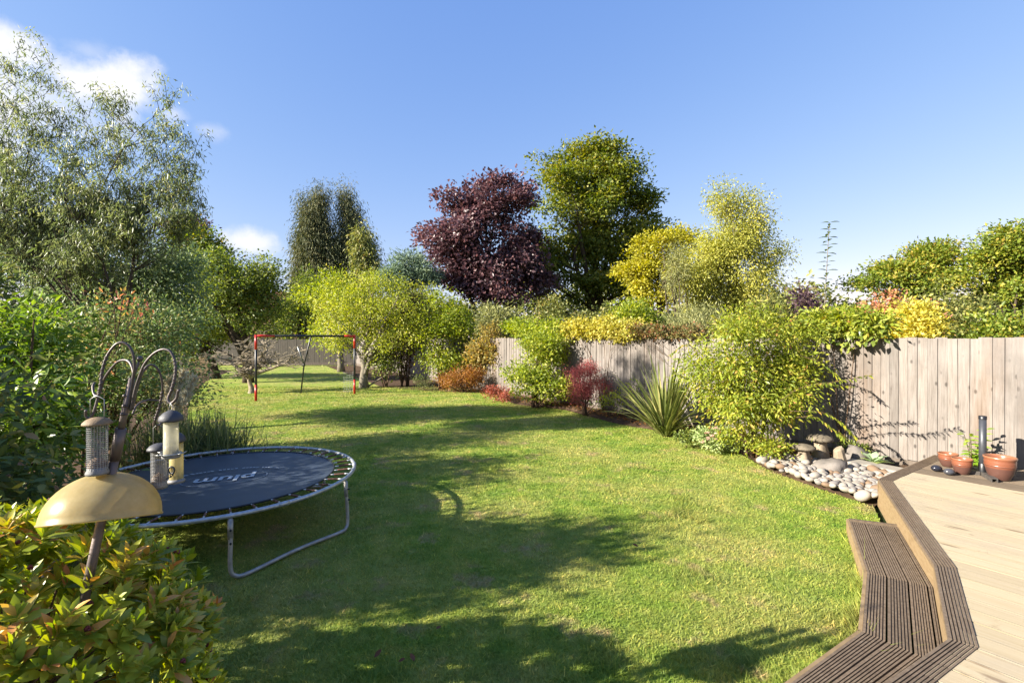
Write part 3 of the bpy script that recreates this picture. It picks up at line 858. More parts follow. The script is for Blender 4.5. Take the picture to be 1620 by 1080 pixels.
# short grass: single blades, thinning out with distance
def grass():
    n = 900000
    y = 1.25 + (18.0 - 1.25) * rg.random(n) ** 2.0
    half = 1.14 * y + 0.1
    x = (rg.random(n) * 2 - 1) * half
    ok = in_poly(x, y, lawn_poly)
    soil3 = [(-3.9, -5), (-4.1, 3.4), (-4.75, 5.6), (-5.25, 7.6), (-6.9, 10), (-9.6, 14), (-13, 20), (-16, 27), (-24, 31), (-13, -5)]
    ok &= ~in_poly(x, y, soil3)
    step_poly = [F_, H_, I_, J_, J2_, E2_, E_, D_, C_, B_, G_]
    ok &= ~in_poly(x, y, step_poly)
    x, y = x[ok], y[ok]; n = len(x)
    h = (0.010 + 0.014 * rg.random(n)) * (1 + 0.5 * (rg.random(n) > 0.95))
    # longer tufts here and there, and along the deck where the mower does not reach
    tuft = rg.random((46, 2)) * np.array([6.5, 9]) + np.array([-2.5, 1.5])
    tuft = np.vstack([tuft, [[1.72, 4.95], [1.6, 4.8], [1.9, 5.05], [1.85, 4.7]]])
    for (tx, ty) in tuft:
        rad = rg.uniform(0.06, 0.2)
        h *= 1 + 1.2 * np.exp(-((x - tx) ** 2 + (y - ty) ** 2) / rad ** 2)
    for P, Q in ((F_, H_), (H_, I_), (I_, J_)):
        P, Q = np.array(P), np.array(Q); d = Q - P; tt = np.clip(((x - P[0]) * d[0] + (y - P[1]) * d[1]) / d.dot(d), 0, 1)
        dist = np.hypot(x - P[0] - tt * d[0], y - P[1] - tt * d[1])
        h *= 1 + 2.2 * np.exp(-(dist / 0.07) ** 2)
    w = np.maximum(0.0030, 0.00085 * y) * (0.7 + 0.6 * rg.random(n))
    a = rg.random(n) * 2 * np.pi
    lean = rg.normal(size=(n, 2)) * 0.8
    v = np.zeros((n, 3, 3), np.float32)
    v[:, 0, 0] = x - np.cos(a) * w; v[:, 0, 1] = y - np.sin(a) * w
    v[:, 1, 0] = x + np.cos(a) * w; v[:, 1, 1] = y + np.sin(a) * w
    v[:, 2, 0] = x + lean[:, 0] * h; v[:, 2, 1] = y + lean[:, 1] * h; v[:, 2, 2] = h
    f = np.arange(n * 3, dtype=np.int32).reshape(-1, 3)
    o = mesh_obj('grass', np_mesh('grass', v.reshape(-1, 3), f, M['blade'], tint=np.repeat(rg.random(n), 3)))
    tag(o, 'short mown lawn grass with yellowed and worn patches', 'grass', kind='stuff')
grass()

# ------------------------------------------------------------------ fences
def side_fence():
    root = empty('board_fence', (FP0[0], FP0[1], 0), 'weathered pale close board fence behind the flower bed and deck', 'fence')
    ang = math.atan2(FD[1], FD[0])
    root.rotation_euler = (0, 0, ang)
    # tapered board, its thin edge tucked under the next one; local x along the fence, +y towards the garden
    cover = 0.104
    w = 0.126
    ly = 1.0   # garden side is local +y when direction points away: normal (-dy, dx)
    hgt = H + 0.005
    meshes = []
    rr = random.Random(3)
    for k in range(5):
        mb = MB()
        t0, t1 = 0.006, 0.011
        top = hgt + rr.uniform(-0.008, 0.006)
        z0 = 0.16
        vs = []
        for z in (z0, top):
            vs += [(0, 0.007, z), (w, 0.001, z), (w, 0.001 + t0, z), (0, 0.007 + t1, z)]
        mb.add(vs, [(0, 1, 2, 3), (7, 6, 5, 4), (0, 4, 5, 1), (1, 5, 6, 2), (2, 6, 7, 3), (3, 7, 4, 0)])
        me = bpy.data.meshes.new('board'); me.from_pydata(mb.v, [], mb.f); me.materials.append(M['fence']); me.update()
        meshes.append(me)
    n = 0
    s = -2.6
    while s < 16.0 and n < 300:
        o = bpy.data.objects.new('board', meshes[n % 5])
        o.location = (s, 0.0, rr.uniform(-0.009, 0.009))
        o.rotation_euler = (rr.gauss(0, 0.0025), rr.gauss(0, 0.0025), 0)
        link(o, root); s += cover; n += 1
    # the far run, too small to tell apart
    mb = MB()
    while s < 30.4:
        mb.box((s + 0.06, 0.011, 0.99), (0.118, 0.013 + 0.004 * (n % 2), 1.68)); s += cover * 1.2; n += 1
    o = mb.build('far_boards', M['fence'], root); o["kind"] = "stuff"
    for z in (0.45, 1.0, 1.55):
        mb = MB(); mb.box((13.8, -0.03, z), (33.2, 0.05, 0.075)); mb.build('rail', M['fence_post'], root)
    s = -2.5
    while s < 30:
        mb = MB(); mb.box((s, -0.08, 0.86), (0.10, 0.05, 1.72)); mb.build('post', M['fence_post'], root); s += 2.75
    mb = MB(); mb.box((13.8, -0.004, 0.08), (33.2, 0.028, 0.16)); mb.build('gravel_board', M['fence_post'], root)
side_fence()

def back_fence():
    root = empty('back_fence', (-18, 32.3, 0), 'dark grey upright board fence across the far end of the lawn', 'fence')
    mb = MB(); r = random.Random(8); x = -8.0
    while x < 7.6:
        mb.box((x, r.uniform(-.008, .008), 0.88 + r.uniform(-.01, .01)), (0.148, 0.02, 1.76)); x += 0.155
    o = mb.build('boards', M['fence_back'], root); o["kind"] = "stuff"
    x = -8.0
    while x < 7.6:
        mb = MB(); mb.box((x, 0.05, 0.9), (0.1, 0.08, 1.8)); mb.build('post', M['fence_post'], root); x += 2.5
    mb = MB(); mb.box((-0.2, -0.02, 0.09), (15.6, 0.02, 0.18)); mb.build('gravel_board', M['fence_post'], root)
back_fence()

# ------------------------------------------------------------------ deck with its step
DECK = empty('garden_deck', (3.4, 3.6, 0), 'raised timber deck with pale planks, dark ribbed border and a step', 'deck')
DO = Vector((3.4, 3.6, 0))
def ribbed(name, a0, a1, b1, b0, top, thick, ridges, mat, parent=DECK, gap=0.004, rib=0.009):
    """grooved board between edge a0-a1 and edge b0-b1, grooves running along it"""
    a0, a1, b0, b1 = (Vector((p[0], p[1], 0)) - DO for p in (a0, a1, b0, b1))
    w = (b0 - a0).length
    prof = []
    e = gap / max(w, 1e-3)
    us = np.linspace(e, 1 - e, ridges + 1)
    for i in range(ridges):
        u0, u1 = us[i], us[i + 1]; d = u1 - u0
        if i > 0: prof += [(u0 + d * 0.02, -rib), (u0 + d * 0.32, -rib)]
        prof += [(u0 + d * (0.38 if i else 0), 0), (u1 - d * 0.04, 0)]
    prof = [(us[0], -thick)] + prof + [(us[-1], 0), (us[-1], -thick)]
    v = []
    for (P, Q) in ((a0, b0), (a1, b1)):
        for (u, dz) in prof:
            p = P.lerp(Q, u); v.append((p.x, p.y, top + dz))
    n = len(prof)
    f = [(i, i + 1, n + i + 1, n + i) for i in range(n - 1)]
    f += [tuple(range(n - 1, -1, -1)), tuple(range(n, 2 * n))]
    me = bpy.data.meshes.new(name); me.from_pydata(v, [], f); me.materials.append(mat); me.update()
    bm = bmesh.new(); bm.from_mesh(me); bmesh.ops.recalc_face_normals(bm, faces=bm.faces); bm.to_mesh(me); bm.free()
    return mesh_obj(name, me, parent)

outer = [A_, B_, C_, D_, E_, E2_]; inner = [Ai, Bi, Ci, Di, Ei, E2i]
outer[0] = (5.62, 6.26); inner[0] = (5.7, 6.16)
def shrink(p, q, g_=0.0018):
    p, q = Vector(p), Vector(q); d = (q - p).normalized() * g_
    return tuple(p + d), tuple(q - d)
for i in range(5):
    a0, a1 = shrink(outer[i], outer[i + 1]); b0, b1 = shrink(inner[i], inner[i + 1])
    if i == 3:      # join the two short runs D-E-E2 as one straight board
        a0, a1 = shrink(outer[3], outer[5]); b0, b1 = shrink(inner[3], inner[5])
    if i == 4: continue
    ribbed('border_board', a0, a1, b1, b0, HD, 0.028, 7, M['deck_dark'])
# treads: three full boards and a strip against the riser, mitred at the bends
t_out = [F_, H_, I_, J2_]; t_in = [G_, C_, D_, E2_]
for i in range(3):
    for (u0, u1, rid) in ((0.0, 0.30, 7), (0.322, 0.62, 7), (0.642, 0.90, 7), (0.922, 0.985, 2)):
        lerp = lambda P, Q, u: (P[0] + (Q[0] - P[0]) * u, P[1] + (Q[1] - P[1]) * u)
        a0, a1 = shrink(lerp(t_out[i], t_in[i], u0), lerp(t_out[i + 1], t_in[i + 1], u0))
        b0, b1 = shrink(lerp(t_out[i], t_in[i], u1), lerp(t_out[i + 1], t_in[i + 1], u1))
        if i == 0:   # leave room for the end board
            a0 = lerp(a0, a1, 0.045); b0 = lerp(b0, b1, 0.045)
        ribbed('tread_board', a0, a1, b1, b0, HS, 0.028, rid, M['deck_dark'], gap=0.001)
def slab(name, P, Q, z0, z1, th, mat, side=1):
    """upright board from P to Q"""
    P, Q = Vector(P), Vector(Q)
    d = (Q - P); n = Vector((-d.y, d.x)).normalized() * th * side
    mb = MB()
    base = [P, Q, Q + n, P + n]
    vs = [(p.x - DO.x, p.y - DO.y, z) for z in (z0, z1) for p in base]
    mb.add(vs, [(3, 2, 1, 0), (4, 5, 6, 7), (0, 1, 5, 4), (1, 2, 6, 5), (2, 3, 7, 6), (3, 0, 4, 7)])
    return mb.build(name, mat, DECK)
off_in = 0.012
for i in range(len(outer) - 1):
    if i == 4: continue
    P, Q = (outer[3], outer[5]) if i == 3 else (outer[i], outer[i + 1])
    slab('riser', P, Q, 0.0, HD - 0.029, 0.022, M['riser'], 1)
for i in range(3):
    slab('step_riser', t_out[i], t_out[i + 1], 0.0, HS - 0.004, 0.02, M['riser'], -1)
slab('step_end', F_, G_, 0.0, HS + 0.004, 0.03, M['deck_dark'], -1)
# pale planks, running the way the fence runs, cut to the border
dd = Vector((-0.6, 0.8)); dn = Vector((0.8, 0.6))
def border_u(v):
    """how far along a plank at offset v reaches before it meets the border"""
    best = None
    inn = [inner[0], inner[1], inner[2], inner[3], inner[5]]
    ot = [outer[0], outer[1], outer[2], outer[3], outer[5]]
    mid = [((a[0] + b[0]) / 2, (a[1] + b[1]) / 2) for a, b in zip(inn, ot)]
    for p, q in zip(mid[:-1], mid[1:]):
        vp, vq = Vector(p).dot(dn), Vector(q).dot(dn)
        if (vp - v) * (vq - v) <= 0 and abs(vp - vq) > 1e-6:
            t = (v - vp) / (vq - vp)
            u = Vector(p).lerp(Vector(q), t).dot(dd)
            best = u if best is None else max(best, u)
    return best
v0 = -0.3; bw = 0.142
rnd = random.Random(4)
while v0 < 8.15:
    v1 = v0 + bw
    ua, ub = border_u(v0 + 0.003), border_u(v1 - 0.003)
    if ua is not None and ub is not None:
        ue = -4.2
        old = v0 > 6.85
        # object space: x along the plank
        rid = 16
        mb = MB()
        prof = [(0.003, -0.026)]
        for i in range(rid):
            q0 = 0.003 + (bw - 0.006) * i / rid; q1 = 0.003 + (bw - 0.006) * (i + 1) / rid; d_ = q1 - q0
            if i: prof += [(q0 + d_ * .05, -0.0022), (q0 + d_ * .35, -0.0022)]
            prof += [(q0 + d_ * (.45 if i else 0), 0), (q1, 0)]
        prof += [(bw - 0.003, -0.026)]
        n = len(prof)
        vs = []
        for endi in (0, 1):
            for (q, dz) in prof:
                u = ue if endi == 0 else (ua + (ub - ua) * q / bw) - 0.004
                vs.append((u, q, dz))
        fs = [(i, i + 1, n + i + 1, n + i) for i in range(n - 1)] + [tuple(range(n)), tuple(range(2 * n - 1, n - 1, -1))]
        me = bpy.data.meshes.new('plank'); me.from_pydata(vs, [], fs); me.materials.append(M['deck_old'] if old else M['deck_pale']); me.update()
        bm = bmesh.new(); bm.from_mesh(me); bmesh.ops.recalc_face_normals(bm, faces=bm.faces); bm.to_mesh(me); bm.free()
        o = bpy.data.objects.new('plank', me)
        org = dn * v0
        o.matrix_local = Matrix(((dd.x, dn.x, 0, org.x - DO.x), (dd.y, dn.y, 0, org.y - DO.y), (0, 0, 1, HD - 0.005 + rnd.uniform(-.0015, .0015)), (0, 0, 0, 1)))
        link(o, DECK)
    v0 += bw + 0.006

# a concrete slab between deck and fence
q = MB(); c = ground(1440, 731, 0.2)
q.box((0, 0, 0.07), (0.62, 0.26, 0.14))
o = q.build('concrete_slab', M['slab'], loc=(4.86, 6.32, 0.0)); o.rotation_euler = (0, 0, math.atan2(FD[1], FD[0]))
tag(o, 'pale concrete slab between the deck corner and the fence', 'slab')

# ------------------------------------------------------------------ trampoline
def trampoline():
    cx, cy, R, hr = -2.82, 4.59, 1.22, 0.485
    root = empty('trampoline', (cx, cy, 0), 'round trampoline with dark blue mat, bare rusty springs and steel legs', 'trampoline')
    P = lambda a, r, z: Vector((r * math.cos(a), r * math.sin(a), z))
    mb = MB(); mb.tube([P(2 * math.pi * i / 96, R, hr) for i in range(96)], 0.018, 10, closed=True)
    rim = mb.build('rim', M['galv'], root, True)
    # sleeves where the rim's sections join
    for k in range(6):
        a = math.radians(-56 + 60 * k + 18)
        mb = MB(); mb.tube([P(a + t, R, hr) for t in (-.035, -.012, .012, .035)], 0.0205, 10); mb.build('sleeve', M['galv'], rim, True)
    # mat
    rm = 1.03
    v = [(0, 0, hr - 0.035)]; f = []
    for j in range(1, 9):
        for i in range(84):
            r = rm * j / 8
            if j == 8: r *= 1 - 0.012 * (0.5 + 0.5 * math.cos(42 * 2 * math.pi * i / 84))
            a = 2 * math.pi * i / 84
            v.append((r * math.cos(a), r * math.sin(a), hr - 0.035 * (1 - (j / 8) ** 2) - 0.005))
    for i in range(84): f.append((0, 1 + i, 1 + (i + 1) % 84))
    for j in range(7):
        for i in range(84):
            a = 1 + j * 84 + i; b = 1 + j * 84 + (i + 1) % 84
            f.append((a, a + 84, b + 84, b))
    me = bpy.data.meshes.new('mat'); me.from_pydata(v, [], f); me.materials.append(M['mat']); me.update()
    me.polygons.foreach_set('use_smooth', [True] * len(me.polygons))
    mat_o = mesh_obj('mat', me, root)
    # stitched webbing round the edge of the mat
    mb = MB(); mb.tube([P(2 * math.pi * i / 84, rm - 0.012, hr - 0.004) for i in range(84)], 0.009, 6, closed=True)
    mb.build('edge_webbing', M['black'], mat_o, True)
    ns = 42
    for k in range(ns):
        a = 2 * math.pi * (k + 0.5) / ns
        p0, p1 = P(a, rm - 0.02, hr - 0.004), P(a, R - 0.012, hr + 0.006)
        mb = MB()
        pts, rs = [], []
        for i in range(17):
            t = i / 16
            pts.append(p0.lerp(p1, 0.26 + 0.52 * t)); rs.append(0.0105 if i % 2 else 0.0085)
        mb.tube(pts, rs, 7)
        s = mb.build('spring', M['rust'], root, True)
        mb = MB()
        mb.tube([p0, p0.lerp(p1, .14), p0.lerp(p1, .27)], [0.004, 0.005, 0.009], 6)
        mb.build('hook', M['spring_end'], s, True); mb = MB()
        mb.tube([p0.lerp(p1, .77), p0.lerp(p1, .9), p1], [0.009, 0.0055, 0.0045], 6)
        mb.build('hook', M['spring_end'], s, True)
    # W legs: two uprights joined by a tube along the grass
    for base in (-56, 64, 184):
        a0, a1 = math.radians(base), math.radians(base + 53)
        am = (a0 + a1) / 2
        rr = R + 0.015
        pts = [P(a0, R - .0, hr - 0.02), P(a0, rr, 0.30), P(a0, rr + .01, 0.09), P(a0 + .03, rr + .01, 0.03), P(a0 + .10, rr, 0.022),
               P(am - .1, rr * .93, 0.03), P(am + .1, rr * .93, 0.03),
               P(a1 - .10, rr, 0.022), P(a1 - .03, rr + .01, 0.03), P(a1, rr + .01, 0.09), P(a1, rr, 0.30), P(a1, R, hr - 0.02)]
        mb = MB(); mb.tube(catmull(pts, 5), 0.016, 10)
        leg = mb.build('leg', M['galv_leg'], root, True)
        for a in (a0, a1):
            mb = MB(); mb.tube([P(a, R + .006, hr - .03), P(a, R + .010, hr - .17)], 0.0195, 10); mb.build('socket', M['galv_leg'], leg, True)
            for z in (hr - .10, hr - .20):
                mb = MB(); mb.tube([P(a, R + .02, z), P(a, R + .045, z)], 0.008, 8); mb.build('bolt', M['black'], leg, True)
    # printed name: reads from the far side
    def text(name, body, size, loc, rz, mat, parent, shear=0.0):
        cu = bpy.data.curves.new(name, 'FONT'); cu.body = body; cu.size = size; cu.align_x = 'CENTER'; cu.align_y = 'CENTER'
        cu.shear = shear; cu.extrude = 0.0006; cu.offset = 0.006 if size > .1 else 0.0
        cu.materials.append(mat)
        o = bpy.data.objects.new(name, cu); o.location = loc; o.rotation_euler = (0, 0, rz)
        link(o, parent)
        dg = bpy.context.evaluated_depsgraph_get(); me2 = bpy.data.meshes.new_from_object(o.evaluated_get(dg))
        bpy.data.objects.remove(o); o2 = bpy.data.objects.new(name, me2); o2.location = loc; o2.rotation_euler = (0, 0, rz)
        return link(o2, parent)
    tc = Vector((-0.0, 0.05, hr - 0.035))
    tdir = math.radians(180 + 26)
    ux, uy = math.cos(tdir), math.sin(tdir)
    text('lettering', 'plum', 0.27, tc + Vector((0, 0, .004)), tdir, M['print'], mat_o, 0.1)
    # thin oval round the name
    mb = MB(); n = 56
    for i in range(n):
        q = []
        for (s_, t_) in ((1.0, i), (1.0, i + 1), (1.03, i + 1), (1.03, i)):
            a = 2 * math.pi * t_ / n
            lx, ly = 0.36 * s_ * math.cos(a), 0.21 * s_ * math.sin(a)
            q.append((tc.x + lx * ux - ly * uy, tc.y + lx * uy + ly * ux, tc.z + 0.0045))
        mb.add(q, [(0, 1, 2, 3)])
    mb.build('oval_line', M['print_faint'], mat_o)
    # curved line of small print beside the oval, too worn to read
    mb = MB(); r = random.Random(2)
    for i in range(34):
        if i in (3, 8, 14, 20, 27): continue
        a = math.radians(205 + i * 3.8)
        for k in range(2):
            aa = a + k * 0.022
            w = 0.011; rr0 = 1.28; rr1 = 1.28 + r.choice((0.07, 0.1, 0.13)) * (0.5 + i / 34)
            q = []
            for (s_, da) in ((rr0, -w), (rr0, w), (rr1, w), (rr1, -w)):
                lx, ly = 0.40 * s_ * math.cos(aa + da), 0.235 * s_ * math.sin(aa + da)
                q.append((tc.x + lx * ux - ly * uy, tc.y + lx * uy + ly * ux, tc.z + 0.0045 + 0.012))
            mb.add(q, [(0, 1, 2, 3)])
    mb.build('small_print', M['print'], mat_o)
trampoline()

# ------------------------------------------------------------------ goal frame
def goal():
    p0, p1 = ground(405, 634), ground(561, 623)
    root = empty('football_goal', p0, 'red and black tubular goal frame standing on the far lawn', 'goal frame')
    rel = lambda v: Vector(v) - p0
    top0, top1 = p0 + Vector((0, 0, 1.90)), p1 + Vector((0, 0, 1.90))
    r = 0.033
    def seg(name, a, b, mat, rad=r, parent=root):
        mb = MB(); mb.tube([rel(a), rel(b)], rad, 10); return mb.build(name, mat, parent, True)
    for b, t in ((p0, top0), (p1, top1)):
        post = seg('post', b.lerp(t, .02), t, M['black'])
        seg('lower_sleeve', b, b.lerp(t, .25), M['red'], r + .003, post)
        seg('upper_sleeve', b.lerp(t, .79), t + Vector((0, 0, r)), M['red'], r + .003, post)
    bar = seg('crossbar', top0, top1, M['black'])
    seg('corner_sleeve', top0, top0.lerp(top1, .17), M['red'], r + .003, bar)
    seg('corner_sleeve', top1.lerp(top0, .12), top1, M['red'], r + .003, bar)
    mid = top0.lerp(top1, 0.53)
    foot = ground(476, 622)
    knee = at(481, 577, 15.3)
    mb = MB(); mb.tube([rel(mid), rel(knee), rel(foot)], 0.024, 8); br = mb.build('rear_brace', M['black'], root, True)
    seg('strut', knee, at(471, 548, 15.2), M['grey_tube'], 0.024, br)
    mb = MB(); mb.ball(rel(knee), 0.045); mb.build('joint', M['black'], br, True)
    # slack net: cords with knots, hung behind the frame and gathered at the posts
    mb = MB()
    back0, back1 = p0 + Vector((.25, 1.0, 0)), p1 + Vector((.25, .9, 0))
    for i in range(23):
        t = i / 22
        a, b = top0.lerp(top1, t), back0.lerp(back1, t)
        mb.tube([rel(a), rel(a.lerp(b, .5) + Vector((0, .1, -.08))), rel(b)], 0.0011, 3, caps=False)
    for j in range(1, 14):
        t = j / 14
        row = []
        for i in range(9):
            s = i / 8
            a, b = top0.lerp(top1, s), back0.lerp(back1, s)
            row.append(rel(a.lerp(b, t) + Vector((0, .1, -.08)) * (1 - abs(2 * t - 1))))
        mb.tube(row, 0.0011, 3, caps=False)
    mb.build('net', M['net'], root)
    mb = MB()   # net bunched on the near side of the far post
    for j in range(9):
        z = 0.12 + j * 0.075
        a = p1 + Vector((-.04, 0, z)); b = p1 + Vector((-.42 + .03 * (j % 2), .1, z - .03))
        mb.tube([rel(a), rel(a.lerp(b, .5) + Vector((0, 0, -.03))), rel(b)], 0.006, 4)
    for k in range(4):
        a = p1 + Vector((-.06 - .11 * k, .04 * k, .10)); mb.tube([rel(a), rel(a + Vector((0, 0, .62)))], 0.004, 4)
    mb.build('gathered_net', M['net'], root)
goal()

# ------------------------------------------------------------------ bird feeding station
def feeder_station():
    D = 1.7
    foot = Vector((-1.75, D + 0.02, 0))
    top = at(214, 575, D)
    root = empty('bird_feeder_station', foot, 'leaning brown metal bird feeder pole with four arched hooks and amber dome', 'bird feeder')
    rel = lambda v: Vector(v) - foot
    mb = MB(); mb.tube([rel(foot), rel(foot.lerp(top, .5)), rel(foot.lerp(top, .82))], [0.0155, 0.0155, 0.0145], 14)
    pole = mb.build('pole', M['pole'], root, True)
    mb = MB(); mb.tube([rel(foot.lerp(top, .80)), rel(foot.lerp(top, .865))], 0.0175, 14); mb.build('collar', M['pole'], pole, True)
    mb = MB(); mb.tube([rel(foot.lerp(top, .82)), rel(foot.lerp(top, .97))], [0.0115, 0.010], 12); mb.build('upper_pole', M['pole'], pole, True)
    ax = (top - foot).normalized()
    tip = at(221, 567, D)
    mb = MB(); mb.tube([rel(foot.lerp(top, .95)), rel(tip)], [0.004, 0.0035], 8); mb.ball(rel(tip), 0.0105, 12, 8)
    mb.build('finial', M['hook'], root, True)
    for (px, py) in ((197, 626), (196, 642), (193, 655)):
        a = at(px + 9, py + 1, D); b = at(px, py, D - 0.01)
        mb = MB(); mb.tube([rel(a), rel(b)], 0.0035, 8); mb.ball(rel(b), 0.0065, 10, 6)
        mb.build('thumbscrew', M['hook'], pole, True)
    Z = lambda x, y: (120 + x * 0.2407, 520 + y * 0.2407)
    def arm(pts, d0, d1, twist=None, r=0.0045):
        n = len(pts)
        w = [at(*Z(*p), d0 + (d1 - d0) * i / (n - 1)) for i, p in enumerate(pts)]
        c = catmull([rel(p) for p in w], 7)
        mb = MB(); mb.tube(c, r, 8)
        o = mb.build('hook_arm', M['hook'], root, True)
        if twist:
            i0, i1 = int(len(c) * twist[0]), int(len(c) * twist[1])
            seg = c[i0:i1]; pts2 = []
            m = 70
            for k in range(m):
                t = k / (m - 1) * (len(seg) - 1); i = min(int(t), len(seg) - 2); p = seg[i].lerp(seg[i + 1], t - i)
                tg = (seg[i + 1] - seg[i]).normalized(); u = tg.cross(Vector((0, 1, 0))).normalized(); v = tg.cross(u)
                a = k * 0.75
                pts2.append(p + (u * math.cos(a) + v * math.sin(a)) * 0.0042)
            mb = MB(); mb.tube(pts2, 0.0025, 5); mb.build('twist', M['hook'], o, True)
    arm([(345, 520), (372, 340), (385, 250), (375, 165), (345, 110), (300, 90), (255, 110), (205, 180), (175, 270), (160, 380), (135, 490), (110, 565), (85, 588), (65, 570), (66, 535)], D, D - .05, (.5, .68))
    arm([(350, 500), (378, 330), (372, 260), (350, 217), (315, 205), (270, 222), (215, 285), (182, 340), (165, 400), (140, 440), (118, 425), (112, 380), (122, 355)], D + .01, D + .16)
    arm([(360, 540), (390, 400), (412, 330), (450, 235), (510, 165), (575, 135), (625, 155), (652, 225), (652, 310), (630, 395), (608, 450), (610, 478), (630, 488), (662, 455), (670, 415), (680, 402)], D, D - .03, (.45, .62))
    arm([(372, 530), (400, 400), (430, 305), (465, 250), (505, 238), (545, 275), (568, 360), (562, 450), (540, 540), (520, 600), (525, 628), (548, 632), (560, 615)], D + .01, D + .17, (.55, .75), 0.004)
    arm([(372, 560), (395, 510), (430, 482), (480, 468), (540, 472)], D + .02, D + .12, None, 0.0032)
    # amber baffle: shallow bell open below
    c = at(163, 818, D); c2 = at(177, 747, D)
    prof = []
    Rb = 0.172
    for i in range(15):
        t = i / 14 * math.pi / 2
        prof.append((max(0.016, Rb * math.sin(t)), 0.158 * math.cos(t)))
    prof.append((Rb + 0.004, -0.004)); prof.append((Rb + 0.002, -0.009))
    inner = [(max(0.014, (r - 0.0035)), z - 0.003) for r, z in reversed(prof[:-1])]
    axis = Vector((-0.10, 0.27, 1)).normalized()
    mb = MB(); mb.lathe(prof + inner, 48, rel(c + Vector((0, 0, 0.0))), axis); dome = mb.build('baffle_dome', M['amber'], root, True)
    tp = c + axis * 0.154
    mb = MB(); mb.tube([rel(tp + ax * -.006), rel(tp + ax * .010)], 0.0225, 16); mb.build('green_ring', M['green_ring'], dome, True)
feeder_station()

def mesh_feeder(px, ytop, ybot, wpx, d, lidw, lidm, label, hook_px, bail):
    c_top, c_bot = at(px, ytop, d), at(px, ybot, d)
    r = wpx / 2 * d / F * .76; h = (c_top - c_bot).length
    root = empty('peanut_feeder', c_bot, label, 'bird feeder', 'wire mesh peanut feeders')
    mb = MB()
    nv, nr = 22, 24
    for i in range(nv):
        a = 2 * math.pi * i / nv
        mb.tube([(r * math.cos(a), r * math.sin(a), 0.004), (r * math.cos(a), r * math.sin(a), h)], 0.0011, 4, caps=False)
    for j in range(nr):
        z = 0.01 + (h - 0.015) * j / (nr - 1)
        mb.tube([(r * math.cos(2 * math.pi * i / 24), r * math.sin(2 * math.pi * i / 24), z) for i in range(24)], 0.0011, 4, closed=True)
    mb.build('wire_cage', M['wire'], root)
    rl = lidw / 2 * d / F * .76
    mb = MB(); mb.lathe([(r * .9, h - .002), (rl, h), (rl * .98, h + .006), (rl * .75, h + .017), (rl * .4, h + .024), (0.002, h + .026)], 28)
    mb.build('lid', lidm, root, True)
    mb = MB(); mb.lathe([(0.001, -.008), (r * 1.14, -.008), (r * 1.16, .0), (r * 1.02, .008), (r * 1.0, .018), (r * .6, .02), (0.001, .02)], 24)
    mb.build('base', M['base_grey'], root, True)
    mb = MB(); mb.lathe([(r * .93, .018), (r * .93, .03), (r * .6, .045), (0.001, .052)], 18); mb.build('peanuts', M['nuts'], root, True)
    pk = at(hook_px[0], hook_px[1], d) - c_bot
    w = r * 0.85
    mb = MB(); mb.tube([(-w, 0, h + .005), (-w, 0, pk.z - .012), (pk.x * .5 - w * .3, 0, pk.z - .002), (pk.x, 0, pk.z), (pk.x * .5 + w * .3, 0, pk.z - .002), (w, 0, pk.z - .012), (w, 0, h + .005)], 0.0016, 6)
    mb.build('bail', M['wire'], root, True)
mesh_feeder(154, 671, 746, 34, 1.66, 51, M['lid_tan'], 'wire mesh peanut feeder with rusty tan lid hanging over the dark shrub', (152, 626), 1)
mesh_feeder(251.5, 711, 768, 27.5, 1.86, 42, M['lid_grey'], 'wire mesh peanut feeder with dark grey lid beside the clear seed tubes', (249, 672), 1)

